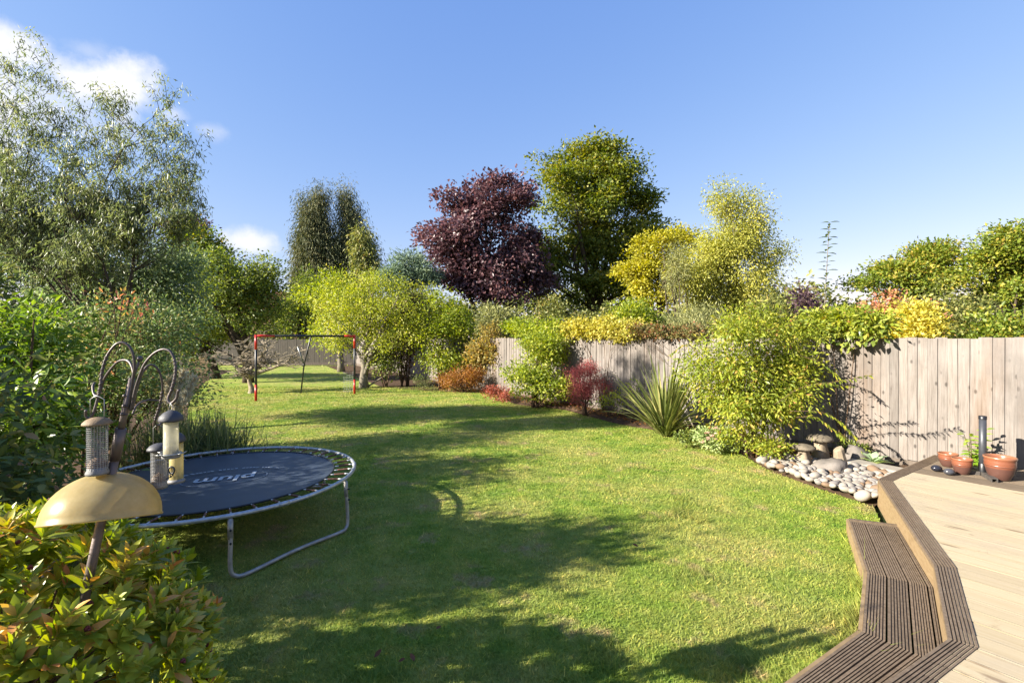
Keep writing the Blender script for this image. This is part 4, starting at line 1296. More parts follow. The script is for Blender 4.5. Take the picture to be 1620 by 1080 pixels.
def seed_feeder(px, ytop, ybot, wpx, d, lidw, tubem, label, port, hookp):
    c_top, c_bot = at(px, ytop, d), at(px, ybot, d)
    r = wpx / 2 * d / F * .76; h = (c_top - c_bot).length
    root = empty('seed_feeder', c_bot, label, 'bird feeder', 'clear tube seed feeders')
    mb = MB(); mb.lathe([(r, 0.0), (r, h), (r - .0016, h), (r - .0016, 0.0), (r, 0.0)], 28); mb.build('tube', tubem, root, True)
    rl = lidw / 2 * d / F * .76
    mb = MB(); mb.lathe([(r * .95, h - .004), (rl * .96, h - .004), (rl, h + .002), (rl * .9, h + .014), (rl * .6, h + .026), (rl * .25, h + .033), (0.002, h + .035)], 30); mb.build('lid', M['lid_grey'], root, True)
    mb = MB(); mb.lathe([(0.001, -.008), (r * 1.22, -.008), (r * 1.25, -.001), (r * 1.05, .006), (0.001, .006)], 24); mb.build('base', M['base_grey'], root, True)
    mb = MB(); mb.lathe([(0.001, .007), (r * .92, .008), (r * .92, .016), (r * .3, .03), (0.001, .032)], 18); mb.build('seed', M['seed'], root, True)
    if port:
        z = h * .3
        mb = MB(); ring = [(0.011 * math.cos(2 * math.pi * i / 18), -r - .003, z + .013 * math.sin(2 * math.pi * i / 18)) for i in range(18)]
        mb.tube(ring, 0.0035, 6, closed=True)
        mb.tube([(-.009, -r - .003, z - .01), (0, -r - .006, z - .026), (.009, -r - .003, z - .01)], 0.0028, 6)
        mb.tube([(0, -r - .004, z - .024), (0, -r - .03, z - .026)], 0.0025, 6)
        mb.build('feeding_port', M['black'], root, True)
    else:
        mb = MB(); rt = r * 1.32
        mb.tube([(rt * math.cos(2 * math.pi * i / 28), rt * math.sin(2 * math.pi * i / 28), .006) for i in range(28)], 0.0035, 6, closed=True)
        for a in (0.15, 2.9, 4.4):
            c_, s_ = math.cos(a), math.sin(a)
            mb.tube([(rt * c_, rt * s_, .006), (rt * 1.5 * c_ - .01 * s_, rt * 1.5 * s_ + .01 * c_, .010), (rt * 1.55 * c_ + .01 * s_, rt * 1.55 * s_ - .01 * c_, .010), (rt * 1.02 * c_ + .016 * s_, rt * 1.02 * s_ - .016 * c_, .006)], 0.002, 5)
        mb.build('perch_ring', M['wire'], root, True)
    hk = at(*hookp, d) - c_bot
    mb = MB(); mb.tube([(-.008, 0, h + .03), (-.006, 0, h + .045), (hk.x, 0, hk.z), (.006, 0, h + .045), (.008, 0, h + .03)], 0.0016, 6); mb.build('bail', M['wire'], root, True)
seed_feeder(270.6, 664, 720, 27, 1.66, 45, M['tube_clear'], 'cloudy clear seed feeder with ring perch on the tallest arched hook', False, (270, 638))
seed_feeder(279, 697, 759, 25, 1.82, 34, M['tube_yellow'], 'yellowed clear seed feeder with dark feeding port behind the ring perch', True, (272, 660))

# ------------------------------------------------------------------ things on the deck
def lathe_obj(name, prof, mat, parent, loc=None, n=36):
    mb = MB(); mb.lathe(prof, n); return mb.build(name, mat, parent, True, loc)

def pot(px, ybot, wpx, hpx, label):
    p = ground(px, ybot, HD)
    k = p.y / F
    R, hh = wpx / 2 * k * .74, hpx * k * .93
    p = p * ((p.y + R * .6) / p.y)
    root = empty('plant_pot', (p.x, p.y, HD - 0.004), label, 'plant pot', 'glazed terracotta pots on the deck')
    prof = [(0.001, 0), (R * .56, 0), (R * .62, hh * .04), (R * .80, hh * .30), (R * .93, hh * .62), (R * .95, hh * .80), (R * .92, hh * .86), (R * 1.0, hh * .92), (R * 1.0, hh * .985), (R * .96, hh), (R * .90, hh * .985),
            (R * .86, hh * .9), (R * .84, hh * .6), (R * .6, hh * .35), (0.001, hh * .33)]
    lathe_obj('body', prof, M['pot'], root, n=40)
    mb = MB(); mb.lathe([(R * .935, hh * .60), (R * .955, hh * .615), (R * .955, hh * .635), (R * .945, hh * .65)], 40); mb.build('band', M['pot'], root, True)
    lathe_obj('compost', [(0.001, hh * .72), (R * .5, hh * .70), (R * .85, hh * .66)], M['soil'], root, n=24)
pot(1582, 761, 54, 40, 'largest glazed terracotta pot standing right beside the parasol stand')
pot(1522, 751, 36, 27, 'small terracotta pot standing in front of the grey polished egg stone')
pot(1500, 739, 35, 23, 'small terracotta pot tucked behind the other small pot by the deck border')

def egg(px, py, wpx, label):
    p = ground(px, py + 8, HD); k = p.y / F; r = wpx / 2 * k * .8
    mb = MB(); mb.ball((0, 0, r * .68), r, 20, 14, (1.0, .85, .68)); o = mb.build('egg_stone', M['egg'], None, True, loc=(p.x, p.y + r * .5, HD - 0.003))
    tag(o, label, 'stone', 'polished egg shaped stones'); return o
egg(1485, 738, 19, 'shiny black egg shaped stone on the deck beside the ribbed border')
e2 = egg(1505, 743.5, 19, 'polished grey egg shaped stone on the deck against a small pot')
m2 = plain('polished_grey_stone', (0.10, 0.10, 0.115), 0.22, 0, 0.3, 8, 0); e2.data.materials[0] = m2

def parasol():
    p = Vector((5.30, 5.31, HD - 0.004))
    root = empty('parasol_stand', p, 'grey upright parasol pole in a crossed metal foot on the deck', 'parasol stand')
    hh = 0.665
    lathe_obj('pole', [(0.001, .02), (0.033, .02), (0.033, hh - .02), (0.001, hh - .02)], M['umb'], root)
    lathe_obj('cap', [(0.036, hh - .035), (0.036, hh), (0.030, hh + .003), (0.001, hh + .003)], M['black'], root)
    lathe_obj('collar', [(0.038, .04), (0.038, .13), (0.034, .135)], M['black'], root)
    for k in range(4):
        a = math.radians(-117 + 90 * k)
        d = Vector((math.cos(a), math.sin(a), 0)); n = Vector((-d.y, d.x, 0))
        mb = MB()
        L_ = 0.30 if k == 0 else 0.24
        for (w0, w1, z0, z1) in ((-.026, .026, .034, .042), (-.026, -.020, .0, .034), (.020, .026, .0, .034)):
            vs = [d * l + n * w + Vector((0, 0, z)) for z in (z0, z1) for (l, w) in ((.03, w0), (L_, w0), (L_, w1), (.03, w1))]
            mb.add(vs, [(3, 2, 1, 0), (4, 5, 6, 7), (0, 1, 5, 4), (1, 2, 6, 5), (2, 3, 7, 6), (3, 0, 4, 7)])
        mb.build('foot', M['umb_foot'], root)
parasol()

def pot_plant():
    p = Vector((5.52, 5.66, 0.0))
    root = empty('leafy_sapling', p, 'young bright green leafy plant growing against the fence behind the pots', 'plant')
    r = random.Random(6)
    me = [big_leaf('leaf', .095 * s, .036 * s, L['potleaf']) for s in (.8, 1, 1.15)]
    for k in range(9):
        a = r.uniform(0, 6.28); lean = Vector((math.cos(a) * .8 - .12, math.sin(a) * .4 - .05, 0)) * r.uniform(.06, .24)
        z0 = 0.0; z1 = r.uniform(.42, .80)
        pts = catmull([Vector((0, 0, z0)), Vector((lean.x * .3, lean.y * .3, z1 * .6)), Vector((lean.x, lean.y, z1))], 5)
        mb = MB(); mb.tube(pts, [.004, ] * (len(pts) - 1) + [.002], 5); mb.build('stem', M['twig'], root, True)
        for i in range(4, len(pts)):
            for s in (-1, 1):
                d = Vector((r.uniform(-1, 1), r.uniform(-1, .4), r.uniform(-.1, .4)))
                o = bpy.data.objects.new('leaf', me[r.randrange(3)])
                o.matrix_local = frame_of(pts[i], d, Vector((r.uniform(-.3, .1), -.3, 1)))
                link(o, root)
pot_plant()

# ------------------------------------------------------------------ rockery: staddle stones, boulder, pebbles
def staddle(px, ybot, capw, hpx, label, rz, sq=4):
    p = ground(px, ybot, 0.04); k = p.y / F
    R, hh = capw / 2 * k, hpx * k
    root = empty('staddle_stone', (p.x, p.y + .06, 0.03), label, 'stone ornament', 'mushroom shaped staddle stones', rz)
    mb = MB(); r = random.Random(int(px))
    rows = [(0.0, .66), (.12, .64), (.45, .52), (.70, .42), (.80, .40)]
    vs, fs = [], []
    for (t, w) in rows:
        for k_ in range(12):
            a = 2 * math.pi * k_ / 12 + math.pi / 4
            sqr = 1 / max(abs(math.cos(a)), abs(math.sin(a))); q = R * w * (0.45 + .55 * sqr) * .9 + r.uniform(-.006, .006)
            vs.append((q * math.cos(a), q * math.sin(a), t * hh))
    for i in range(len(rows) - 1):
        for k_ in range(12):
            fs.append((i * 12 + k_, i * 12 + (k_ + 1) % 12, (i + 1) * 12 + (k_ + 1) % 12, (i + 1) * 12 + k_))
    mb.add(vs, fs); mb.build('base', M['stone'], root, True)
    mb = MB(); n = 20; rows = [(.001, .77), (.7, .765), (.95, .79), (1.0, .845), (.93, .90), (.62, .955), (.3, .985), (.001, 1.0)]
    vs, fs = [], []
    jit = [1 + r.uniform(-.05, .05) for _ in range(n)]
    for (w, t) in rows:
        for k_ in range(n):
            a = 2 * math.pi * k_ / n
            vs.append((R * w * jit[k_] * math.cos(a), R * w * jit[k_] * math.sin(a), t * hh + r.uniform(-.004, .004)))
    for i in range(len(rows) - 1):
        for k_ in range(n):
            fs.append((i * n + k_, i * n + (k_ + 1) % n, (i + 1) * n + (k_ + 1) % n, (i + 1) * n + k_))
    mb.add(vs, fs); mb.build('cap', M['stone_cap'], root, True)
staddle(1275, 739, 36, 37, 'shorter mushroom shaped staddle stone beside the pebbles, square pale base', .5)
staddle(1302, 733, 38, 46, 'taller mushroom shaped staddle stone in the shade close to the fence', .2)

def rock(name, loc, size, label, cat, mat, seed, rough=.16, group=None, sub=3):
    bm = bmesh.new(); bmesh.ops.create_icosphere(bm, subdivisions=sub, radius=1)
    r = np.random.default_rng(seed)
    ph = r.random((6, 3)) * 6.28; fr = r.normal(size=(6, 3)) * 1.8
    for v in bm.verts:
        d = sum(math.sin(v.co.x * fr[i][0] + v.co.y * fr[i][1] + v.co.z * fr[i][2] + ph[i][0]) for i in range(6)) / 6
        v.co *= 1 + rough * d + .10 * math.sin(v.co.x * 9 + v.co.z * 7 + ph[0][1]) * math.sin(v.co.y * 8 + ph[1][1]) + .03 * math.sin(v.co.z * 17 + v.co.x * 13)
        v.co.x *= size[0]; v.co.y *= size[1]; v.co.z *= size[2]
    me = bpy.data.meshes.new(name); bm.to_mesh(me); bm.free()
    me.polygons.foreach_set('use_smooth', [True] * len(me.polygons)); me.materials.append(mat)
    o = mesh_obj(name, me, None, loc); o.rotation_euler = (0, 0, r.random() * 6)
    return tag(o, label, cat, group)
bl = ground(1316, 752, .03)
rock('boulder', (bl.x, bl.y + .05, .10), (.19, .15, .15), 'large rough grey boulder in the middle of the pebbles', 'rock', M['rock'], 4, .55)
bl = ground(1372, 736, .05)
rock('flint_rock', (bl.x - .02, bl.y + .2, .12), (.24, .15, .17), 'pale rock in dappled shade against the foot of the fence', 'rock', M['rock'], 9, .3)
def stump_stone():
    p = ground(1336, 741, .04)
    root = empty('standing_stone', (p.x, p.y + .05, .02), 'upright pale broken stone block behind the boulder', 'stone ornament')
    mb = MB(); r = random.Random(3); rows = [(0, .085), (.1, .08), (.2, .066), (.27, .058), (.29, .045)]
    vs, fs = [], []
    for (z, w) in rows:
        for k in range(8):
            a = 2 * math.pi * k / 8; vs.append((w * math.cos(a) * (1.1 + r.uniform(-.08, .08)) - z * .18, w * math.sin(a), z + (.03 * math.cos(a) if z > .25 else 0)))
    for i in range(len(rows) - 1):
        for k in range(8): fs.append((i * 8 + k, i * 8 + (k + 1) % 8, (i + 1) * 8 + (k + 1) % 8, (i + 1) * 8 + k))
    fs.append(tuple((len(rows) - 1) * 8 + k for k in range(8)))
    mb.add(vs, fs); mb.build('block', M['stone'], root)
stump_stone()

def pebbles():
    poly = [(3.62, 6.85), (3.50, 6.6), (3.66, 5.9), (3.86, 5.2), (3.94, 5.11), (4.04, 5.24), (4.78, 5.75), (4.95, 6.25), (4.5, 6.75), (4.1, 6.85)]
    r = np.random.default_rng(12)
    metas = []
    mats = [('pale', M['peb_pale'], 'smooth pale cream rounded pebble in the pebble bed', 'pale pebbles beside the deck'),
            ('grey', M['peb_grey'], 'smooth grey rounded pebble in the pebble bed', 'grey pebbles beside the deck'),
            ('brown', M['peb_brown'], 'smooth brown rounded pebble in the pebble bed', 'brown pebbles beside the deck')]
    shapes = {}
    for mi, (nm, mt, lb, gp) in enumerate(mats):
        for k in range(4):
            bm = bmesh.new(); bmesh.ops.create_icosphere(bm, subdivisions=2, radius=1)
            ph = r.random(4) * 6.28; fr = r.normal(size=(4, 3))
            for v in bm.verts:
                d = sum(math.sin(v.co.dot(Vector(fr[i])) * 1.6 + ph[i]) for i in range(4)) / 4
                v.co *= 1 + .14 * d
            me = bpy.data.meshes.new('pebble'); bm.to_mesh(me); bm.free()
            me.polygons.foreach_set('use_smooth', [True] * len(me.polygons)); me.materials.append(mt)
            shapes[(mi, k)] = me
    placed = []
    bp = np.array([[1316, 752]]); b0 = ground(1316, 752, .03)
    tries = 0
    while len(placed) < 290 and tries < 20000:
        tries += 1
        x, y = 3.4 + 1.7 * r.random(), 5.0 + 1.95 * r.random()
        if not in_poly(np.array([x]), np.array([y]), poly)[0]: continue
        if math.hypot((x - b0.x) / .2, (y - b0.y - .05) / .17) < 1: continue
        rad = r.choice([.038, .05, .06, .072], p=[.34, .34, .22, .10])
        zz = 0.06
        if any(math.hypot(x - q[0], y - q[1]) < (rad + q[2]) * .66 for q in placed): continue
        placed.append((x, y, rad))
        mi = r.choice(3, p=[.55, .27, .18])
        o = bpy.data.objects.new('pebble', shapes[(mi, int(r.integers(4)))])
        o.location = (x, y, zz + rad * .35 + .04 * r.random())
        o.scale = (rad * r.uniform(1.05, 1.35), rad * r.uniform(.8, 1.0), rad * r.uniform(.6, .85))
        o.rotation_euler = (r.normal() * .2, r.normal() * .2, r.random() * 6.28)
        link(o); tag(o, mats[mi][2], 'pebble', mats[mi][3])
pebbles()

def hosta():
    p = ground(1393, 741, .06)
    root = empty('broad_leaf_plant', (p.x - .02, p.y + .1, .05), 'small grey green broad leaved plant among pebbles beside the deck border', 'plant')
    me = [big_leaf('leaf', .17 * s, .085 * s, L['hosta'], .35) for s in (.8, 1, 1.2)]
    r = random.Random(2)
    for k in range(17):
        a = 2.4 * k; t = k / 17
        d = Vector((math.cos(a), math.sin(a), .25 + .9 * t))
        o = bpy.data.objects.new('leaf', me[k % 3]); o.matrix_local = frame_of((math.cos(a) * .02, math.sin(a) * .02, .03 + .08 * t), d, Vector((0, 0, 1)))
        link(o, root)
    mb = MB(); mb.tube([(0, 0, -.02), (0, 0, .12)], [.02, .008], 6); mb.build('stem', L['sedum'], root)
hosta()

# ------------------------------------------------------------------ foreground skimmia
def skimmia():
    rng = np.random.default_rng(21)
    base = Vector((-2.14, 1.78, 0))
    root = empty('skimmia_bush', base, 'bushy evergreen with glossy yellow green leaves and maroon buds around feeder pole', 'shrub')
    c = np.array([0, 0, .42]); R = np.array([.90, .68, .72])
    n = 1300
    u = nrm(rng.normal(size=(n * 2, 3))); u = u[u[:, 2] > -.55][:n]; n = len(u)
    rr = np.where(rng.random(n) < .72, 1.0, .86) + rng.normal(size=n) * .035
    pos = c + u * R * rr[:, None]
    # hug the pole: no twig inside it, and lower where the pole dome sits
    axis = nrm(u * np.array([.8, 1.0, 1]) + np.array([0, 0, .55]) + rng.normal(size=u.shape) * .22)
    P, D_d, NN, LN, WD, TT = [], [], [], [], [], []
    tips = []
    for i in range(n):
        ax = Vector(axis[i]); a = ax.orthogonal().normalized(); b = ax.cross(a)
        k = int(rng.integers(9, 13)); ph = rng.random() * 6.28; ct = rng.random()
        # leaf tint: half shared by the rosette, half its own, both random
        for j in range(k):
            t = j / k
            an = ph + j * 2.4
            sp = 1.0 - .7 * t
            d = (a * math.cos(an) + b * math.sin(an)) * math.sin(sp) + ax * math.cos(sp)
            P.append(np.array(pos[i]) + np.array(ax) * (.045 * t - .03)); D_d.append(np.array(d)); NN.append(np.array(ax * .9 - d * .2))
            s = (1.05 - .45 * t) * rng.uniform(.8, 1.15)
            LN.append(.086 * s); WD.append(.031 * s); TT.append(min(1, max(0, .5 * ct + .5 * rng.random())))
        tips.append(np.array(pos[i]) + np.array(ax) * .028)
    P, D_d, NN, LN, WD, TT = map(np.array, (P, D_d, NN, LN, WD, TT))
    ok, dist = cam_rank(P + np.array(base))
    facing = np.einsum('ij,ij->i', nrm((P - c) / R), nrm(np.array([0, 0, H]) - P - np.array(base)))
    sc = dist - facing * .7; sc[~ok] = 1e9
    pick = np.argsort(sc)[:900]; pick = rng.permutation(pick)[:300]
    me = [big_leaf('leaf', .090 * s, .033 * s, L['skimmia'], .18, .25) for s in (.75, .9, 1.05)]
    for i in pick:
        o = bpy.data.objects.new('leaf', me[min(2, max(0, int((LN[i] - .05) / .018)))])
        o.matrix_local = frame_of(P[i], D_d[i], NN[i]); link(o, root)
    m = np.ones(len(P), bool); m[pick] = False
    # the rest: same outline, six faces per leaf
    P, D_d, NN, LN, WD, TT = (a[m] for a in (P, D_d, NN, LN, WD, TT))
    side = nrm(np.cross(D_d, NN)); n2 = np.cross(side, D_d); q = len(P)
    v = np.zeros((q, 8, 3), np.float32)
    def row(k, t, w):
        z = -.16 * LN * t * t
        ctr = P + D_d * (LN * t)[:, None] + n2 * z[:, None]
        return ctr, side * (WD * w * .5)[:, None], n2 * (WD * w * .12)[:, None]
    c0, s0, l0 = row(0, 0, .1); c1, s1, l1 = row(1, .35, .95); c2, s2, l2 = row(2, .7, .85); c3, s3, l3 = row(3, 1, 0)
    v[:, 0] = c0; v[:, 1] = c1 - s1 + l1; v[:, 2] = c1; v[:, 3] = c1 + s1 + l1; v[:, 4] = c2 - s2 + l2; v[:, 5] = c2; v[:, 6] = c2 + s2 + l2; v[:, 7] = c3
    tri = np.array([[0, 2, 1], [0, 3, 2], [1, 2, 5], [1, 5, 4], [2, 3, 6], [2, 6, 5], [4, 5, 7], [5, 6, 7]])
    f = (np.arange(q)[:, None, None] * 8 + tri[None]).reshape(-1, 3)
    o = mesh_obj('foliage', np_mesh('foliage', v.reshape(-1, 3), f, L['skimmia_mass'], True, np.repeat(TT, 8)), root); o["kind"] = "stuff"
    # bud clusters
    mb = MB(); r = random.Random(5)
    for k in range(22):
        p = Vector((r.gauss(0, 1), r.gauss(0, 1), r.gauss(0, .8))).normalized() * .0105
        mb.ball((p.x, p.y, p.z + .008), .0052, 6, 4)
    bud = bpy.data.meshes.new('bud_cluster'); bud.from_pydata(mb.v, [], mb.f); bud.materials.append(L['bud']); bud.polygons.foreach_set('use_smooth', [True] * len(bud.polygons))
    for i in range(0, n, 8):
        o = bpy.data.objects.new('bud_cluster', bud); o.location = tips[i]; s = rng.uniform(.6, 1.0); o.scale = (s, s, s); link(o, root)
    mb = MB()
    for i in range(0, n, 9):
        e = Vector(pos[i]) * .74; b = Vector((rng.normal() * .1, rng.normal() * .1, 0)); mid = b.lerp(e, .5) + Vector((0, 0, .12))
        mb.tube([b, mid, e], [.008, .006, .003], 5, caps=False)
    mb.build('stem', M['twig'], root, True)
skimmia()

# ------------------------------------------------------------------ shrubs and trees on the sunny side
rA = np.random.default_rng(77)
plant('shrub', 'laurel_bush', 'bright green laurel with long glossy leaves behind the bird feeders', 'shrub', (-4.85, 4.55, 0),
      auto_lobes(rA, (-4.85, 4.55, 1.15), (.86, .8, 1.08), 9, .5) + [(-4.85, 3.75, .8, .6, .55, .8)], 400, 17, .125, .036, L['laurel_mass'], 31, rc=.3, droop=.15, up=.8, r0=.03, stems=7, bark='twig', promote=300, leaf_mat_obj=L['laurel'])
plant('shrub', 'dark_evergreen', 'dark glossy evergreen shrub in shade between the feeders and the skimmia', 'shrub', (-3.72, 2.95, 0),
      auto_lobes(rA, (-3.72, 2.95, .92), (.82, .7, .92), 8, .5), 330, 15, .085, .034, L['dark_shrub'], 32, rc=.28, up=.8, r0=.03, stems=7, bark='twig', promote=300, leaf_mat_obj=L['dark_leaf'])
plant('shrub', 'tall_dark_evergreen', 'tall dark evergreen shrub with arching twigs behind the bright laurel', 'shrub', (-6.1, 5.1, 0),
      auto_lobes(rA, (-6.1, 5.1, 1.35), (1.0, .9, 1.3), 8, .5), 300, 22, .10, .036, L['dark_shrub'], 33, rc=.34, up=.7, r0=.035, stems=7, bark='twig')
plant('shrub', 'mixed_berry_shrub', 'broad dark shrub with brownish and reddish leaf tips behind the feeder hooks', 'shrub', (-5.75, 6.75, 0),
      auto_lobes(rA, (-5.75, 6.75, 1.3), (1.35, .95, 1.3), 12, .45), 620, 34, .06, .024, L['mixed'], 34, rc=.34, up=.5, r0=.04, stems=9, bark='twig')
plant('shrub', 'red_leaved_shrub', 'sparse arching shrub with a few scarlet leaves above the dark shrubs', 'shrub', (-5.65, 6.3, 0),
      [px_lobe(190, 478, 22, 12, 6.3), px_lobe(215, 492, 20, 10, 6.3)], 11, 7, .06, .03, L['pink'], 35, rc=.22, r0=.02, stems=4, bark='twig')

# the narrow-leaved tree: several slender leaders with hanging sprays over a dense skirt
Dn = 7.3
eu = []
for (x0, y0, x1, y1, w0, w1) in ((72, 95, 60, 360, 16, 52), (20, 130, 0, 360, 16, 50), (130, 190, 125, 360, 14, 40), (178, 180, 178, 370, 16, 46), (225, 215, 225, 370, 14, 34), (266, 178, 268, 370, 16, 46), (300, 250, 300, 350, 14, 26), (-70, 150, -80, 360, 26, 70)):
    for t in (0, .25, .5, .75, 1):
        w_ = w0 + (w1 - w0) * t
        eu.append(px_lobe(x0 + (x1 - x0) * t, y0 + (y1 - y0) * t, w_, (y1 - y0) * .2, Dn, w_ * .012))
eu += [px_lobe(328, 325, 16, 14, Dn, .2), px_lobe(120, 345, 150, 30, Dn, .7), px_lobe(60, 395, 110, 40, Dn, .6), px_lobe(200, 400, 100, 40, Dn, .6), px_lobe(120, 440, 130, 30, Dn, .6)]
plant('tree', 'narrow_leaved_tree', 'tall airy tree with hanging narrow grey green leaves above the shrubs', 'tree', (-6.2, 7.3, 0),
      eu, 1250, 40, .074, .0145, L['euca'], 41, sprays=.58, rc=.30, flat=1.3, droop=1.1, up=.1, r0=.06, bark='bark', shell=.6, n_main=10, twigs=330, fork=.12, spread=1.0, trunk_top=.58)
plant('tree', 'blue_green_tree', 'dense blue green bushy tree filling the gap below the narrow leaved tree', 'tree', (-6.6, 9.2, 0),
      [px_lobe(150, 420, 150, 60, 9.2, .9), px_lobe(255, 430, 60, 75, 9.2, .8), px_lobe(290, 480, 40, 60, 9.2, .7), px_lobe(60, 400, 90, 60, 9.2, .9), px_lobe(150, 480, 130, 60, 9.2, .8), px_lobe(250, 530, 60, 50, 9.2, .8), px_lobe(-60, 420, 80, 90, 9.2, .9)],
      900, 46, .085, .034, L['blue'], 42, rc=.42, droop=.4, up=.4, r0=.10, n_main=8, twigs=120, fork=.2)
# unseen neighbours along the same boundary whose shade falls on the lawn
rB = np.random.default_rng(9)
for k, (x, y, h, rx) in enumerate(((-5.7, 2.25, 3.15, .9),)):
    plant('shrub', 'boundary_shrub', 'tall leafy boundary shrub beyond the skimmia whose shade crosses the lawn', 'shrub', (x, y, 0),
          auto_lobes(rB, (x, y, h * .52), (rx, rx * .9, h * .48), 8, .5), 420, 30, .12, .06, L['green'], 50 + k, rc=.4, r0=.04, stems=7, bark='twig')

# long grass with plumes
def long_grass():
    p = Vector((-4.05, 5.95, 0))
    root = empty('plume_grass', p, 'clump of long arching grass with pale feathery plumes beside the trampoline', 'ornamental grass')
    rng = np.random.default_rng(3); n = 2600
    a = rng.random(n) * 6.28; l = rng.uniform(.5, 1.15, n); sp = rng.uniform(.1, .95, n)
    bx = rng.normal(size=n) * .22 + rng.choice([-.28, 0, .30], n); by = rng.normal(size=n) * .16
    w = .0045
    V, Fc = [], []
    seg = 4
    v = np.zeros((n, 2 * seg + 1, 3), np.float32)
    for i in range(seg + 1):
        t = i / seg
        hx = bx + np.cos(a) * l * sp * t ** 1.6 * .8; hy = by + np.sin(a) * l * sp * t ** 1.6 * .8; hz = l * (t - sp * .55 * t ** 2.4)
        if i < seg:
            v[:, 2 * i] = np.stack([hx - np.sin(a) * w, hy + np.cos(a) * w, hz], 1); v[:, 2 * i + 1] = np.stack([hx + np.sin(a) * w, hy - np.cos(a) * w, hz], 1)
        else: v[:, 2 * seg] = np.stack([hx, hy, hz], 1)
    tri = []
    for i in range(seg - 1): tri += [[2 * i, 2 * i + 1, 2 * i + 3], [2 * i, 2 * i + 3, 2 * i + 2]]
    tri.append([2 * seg - 2, 2 * seg - 1, 2 * seg])
    f = (np.arange(n)[:, None, None] * (2 * seg + 1) + np.array(tri)[None]).reshape(-1, 3)
    o = mesh_obj('blades', np_mesh('blades', v.reshape(-1, 3), f, L['pampas'], tint=np.repeat(rng.random(n), 2 * seg + 1)), root); o["kind"] = "stuff"
    for (px, py, px0, py0, d) in ((306, 600, 290, 640, 6.0), (290, 590, 279, 630, 6.2), (283, 630, 274, 660, 6.1), (268, 600, 264, 640, 6.2)):
        tip, low = at(px, py, d) - p, at(px0, py0, d) - p
        mb = MB(); mb.tube(catmull([Vector((rng.normal() * .08, rng.normal() * .08, 0)), low * .5 + Vector((0, 0, low.z * .1)), low, tip], 4), .0035, 5); mb.build('stalk', L['plume'], root, True)
        m = 420; t = rng.random(m)
        pos = np.array(low)[None] + (np.array(tip - low))[None] * t[:, None] + rng.normal(size=(m, 3)) * .016
        d_ = nrm(np.array(tip - low)[None] + rng.normal(size=(m, 3)) * .13)
        vv, ff, tt = leaf_geo(pos, d_, nrm(rng.normal(size=(m, 3))), np.full(m, .085), np.full(m, .014), rng.random(m))
        mesh_obj('plume', np_mesh('plume', vv, ff, L['plume'], tint=tt), root)
long_grass()

# ------------------------------------------------------------------ far end of the lawn
def bare_tree():
    b = ground(396, 622)
    root = empty('bare_pruned_tree', b, 'small gnarled leafless tree beside the goal frame', 'tree')
    r = random.Random(14)
    mb = MB(); tw = MB()
    def grow(p, d, ln, rad, depth):
        pts = [p]; q = p
        for i in range(4):
            d = (d + Vector((r.gauss(0, .22), r.gauss(0, .22), r.gauss(0, .16)))).normalized()
            q = q + d * ln / 4; pts.append(q)
        tgt = mb if depth < 2 else tw
        tgt.tube(pts, [max(.008, rad * (1 - .5 * i / 4)) for i in range(5)], 7 if depth < 2 else 4, caps=False)
        if depth < 4:
            for k in range((3, 5, 5, 5)[depth] if depth < 4 else 3):
                a = r.uniform(0, 6.28); out = Vector((math.cos(a), math.sin(a), r.uniform(-.15, .45)))
                grow(pts[r.choice((2, 3, 4)) if depth else 4], (d * .5 + out).normalized(), ln * r.uniform(.5, .78), rad * .48, depth + 1)
    grow(Vector((0, 0, -.05)), Vector((-.05, 0, 1)), .50, .085, 0)
    for ang, up_ in ((2.6, .75), (.35, .8), (1.6, 1.0)):
        grow(Vector((0, 0, .42)), Vector((math.cos(ang), math.sin(ang) * .4, up_)).normalized(), .86, .06, 1)
    # flatten what grew too high: the crown is pruned to a table
    for M_ in (mb, tw):
        M_.v = [(x * 1.3 - .12 * z, y, z * 1.22 if z < 1.6 else 1.95 + (z - 1.6) * .45) for (x, y, z) in M_.v]
    mb.build('trunk', M['bark_lichen'], root, True); tw.build('branches', M['bark_lichen'], root)
bare_tree()

rC = np.random.default_rng(5)
b = ground(576, 613)
plant('tree', 'apple_tree', 'yellow green apple tree with bare forked trunk standing behind the goal frame', 'tree', (b.x, b.y, 0),
      [px_lobe(585, 500, 62, 62, b.y, 1.3), px_lobe(545, 505, 48, 52, b.y, 1.1), px_lobe(620, 505, 50, 58, b.y, 1.2), px_lobe(570, 452, 48, 30, b.y, 1.0), px_lobe(535, 545, 35, 28, b.y, .8), px_lobe(620, 455, 36, 25, b.y, .8), px_lobe(610, 545, 46, 36, b.y, 1.0), px_lobe(648, 520, 34, 50, b.y, .9), px_lobe(655, 470, 30, 26, b.y, .8), px_lobe(520, 490, 26, 40, b.y, .8)],
      600, 34, .085, .045, L['apple'], 61, rc=.42, up=.5, r0=.17, bark='bark_pale', n_main=8, twigs=110, fork=.22)
b2 = ground(540, 588)
plant('tree', 'apple_tree', 'second apple tree with leaning trunk, close to the far board fence', 'tree', (b2.x, b2.y, 0),
      [px_lobe(545, 480, 45, 48, b2.y, 1.6), px_lobe(520, 470, 40, 45, b2.y, 1.5), px_lobe(508, 530, 24, 22, b2.y, 1.2)],
      300, 26, .13, .065, L['lime'], 62, rc=.6, up=.5, r0=.2, bark='bark_pale', n_main=6, twigs=80)
plant('shrub', 'yellow_green_shrub', 'tall yellow green shrub at the near side of the far border', 'shrub', (-2.5, 17.2, 0),
      [px_lobe(700, 500, 44, 48, 17.2, 1.0), px_lobe(725, 520, 28, 50, 17.2, .8), px_lobe(680, 540, 32, 55, 17.2, .9), px_lobe(705, 575, 40, 38, 17.2, .8)],
      330, 32, .10, .05, L['lime'], 63, rc=.42, r0=.05, stems=7, bark='twig')
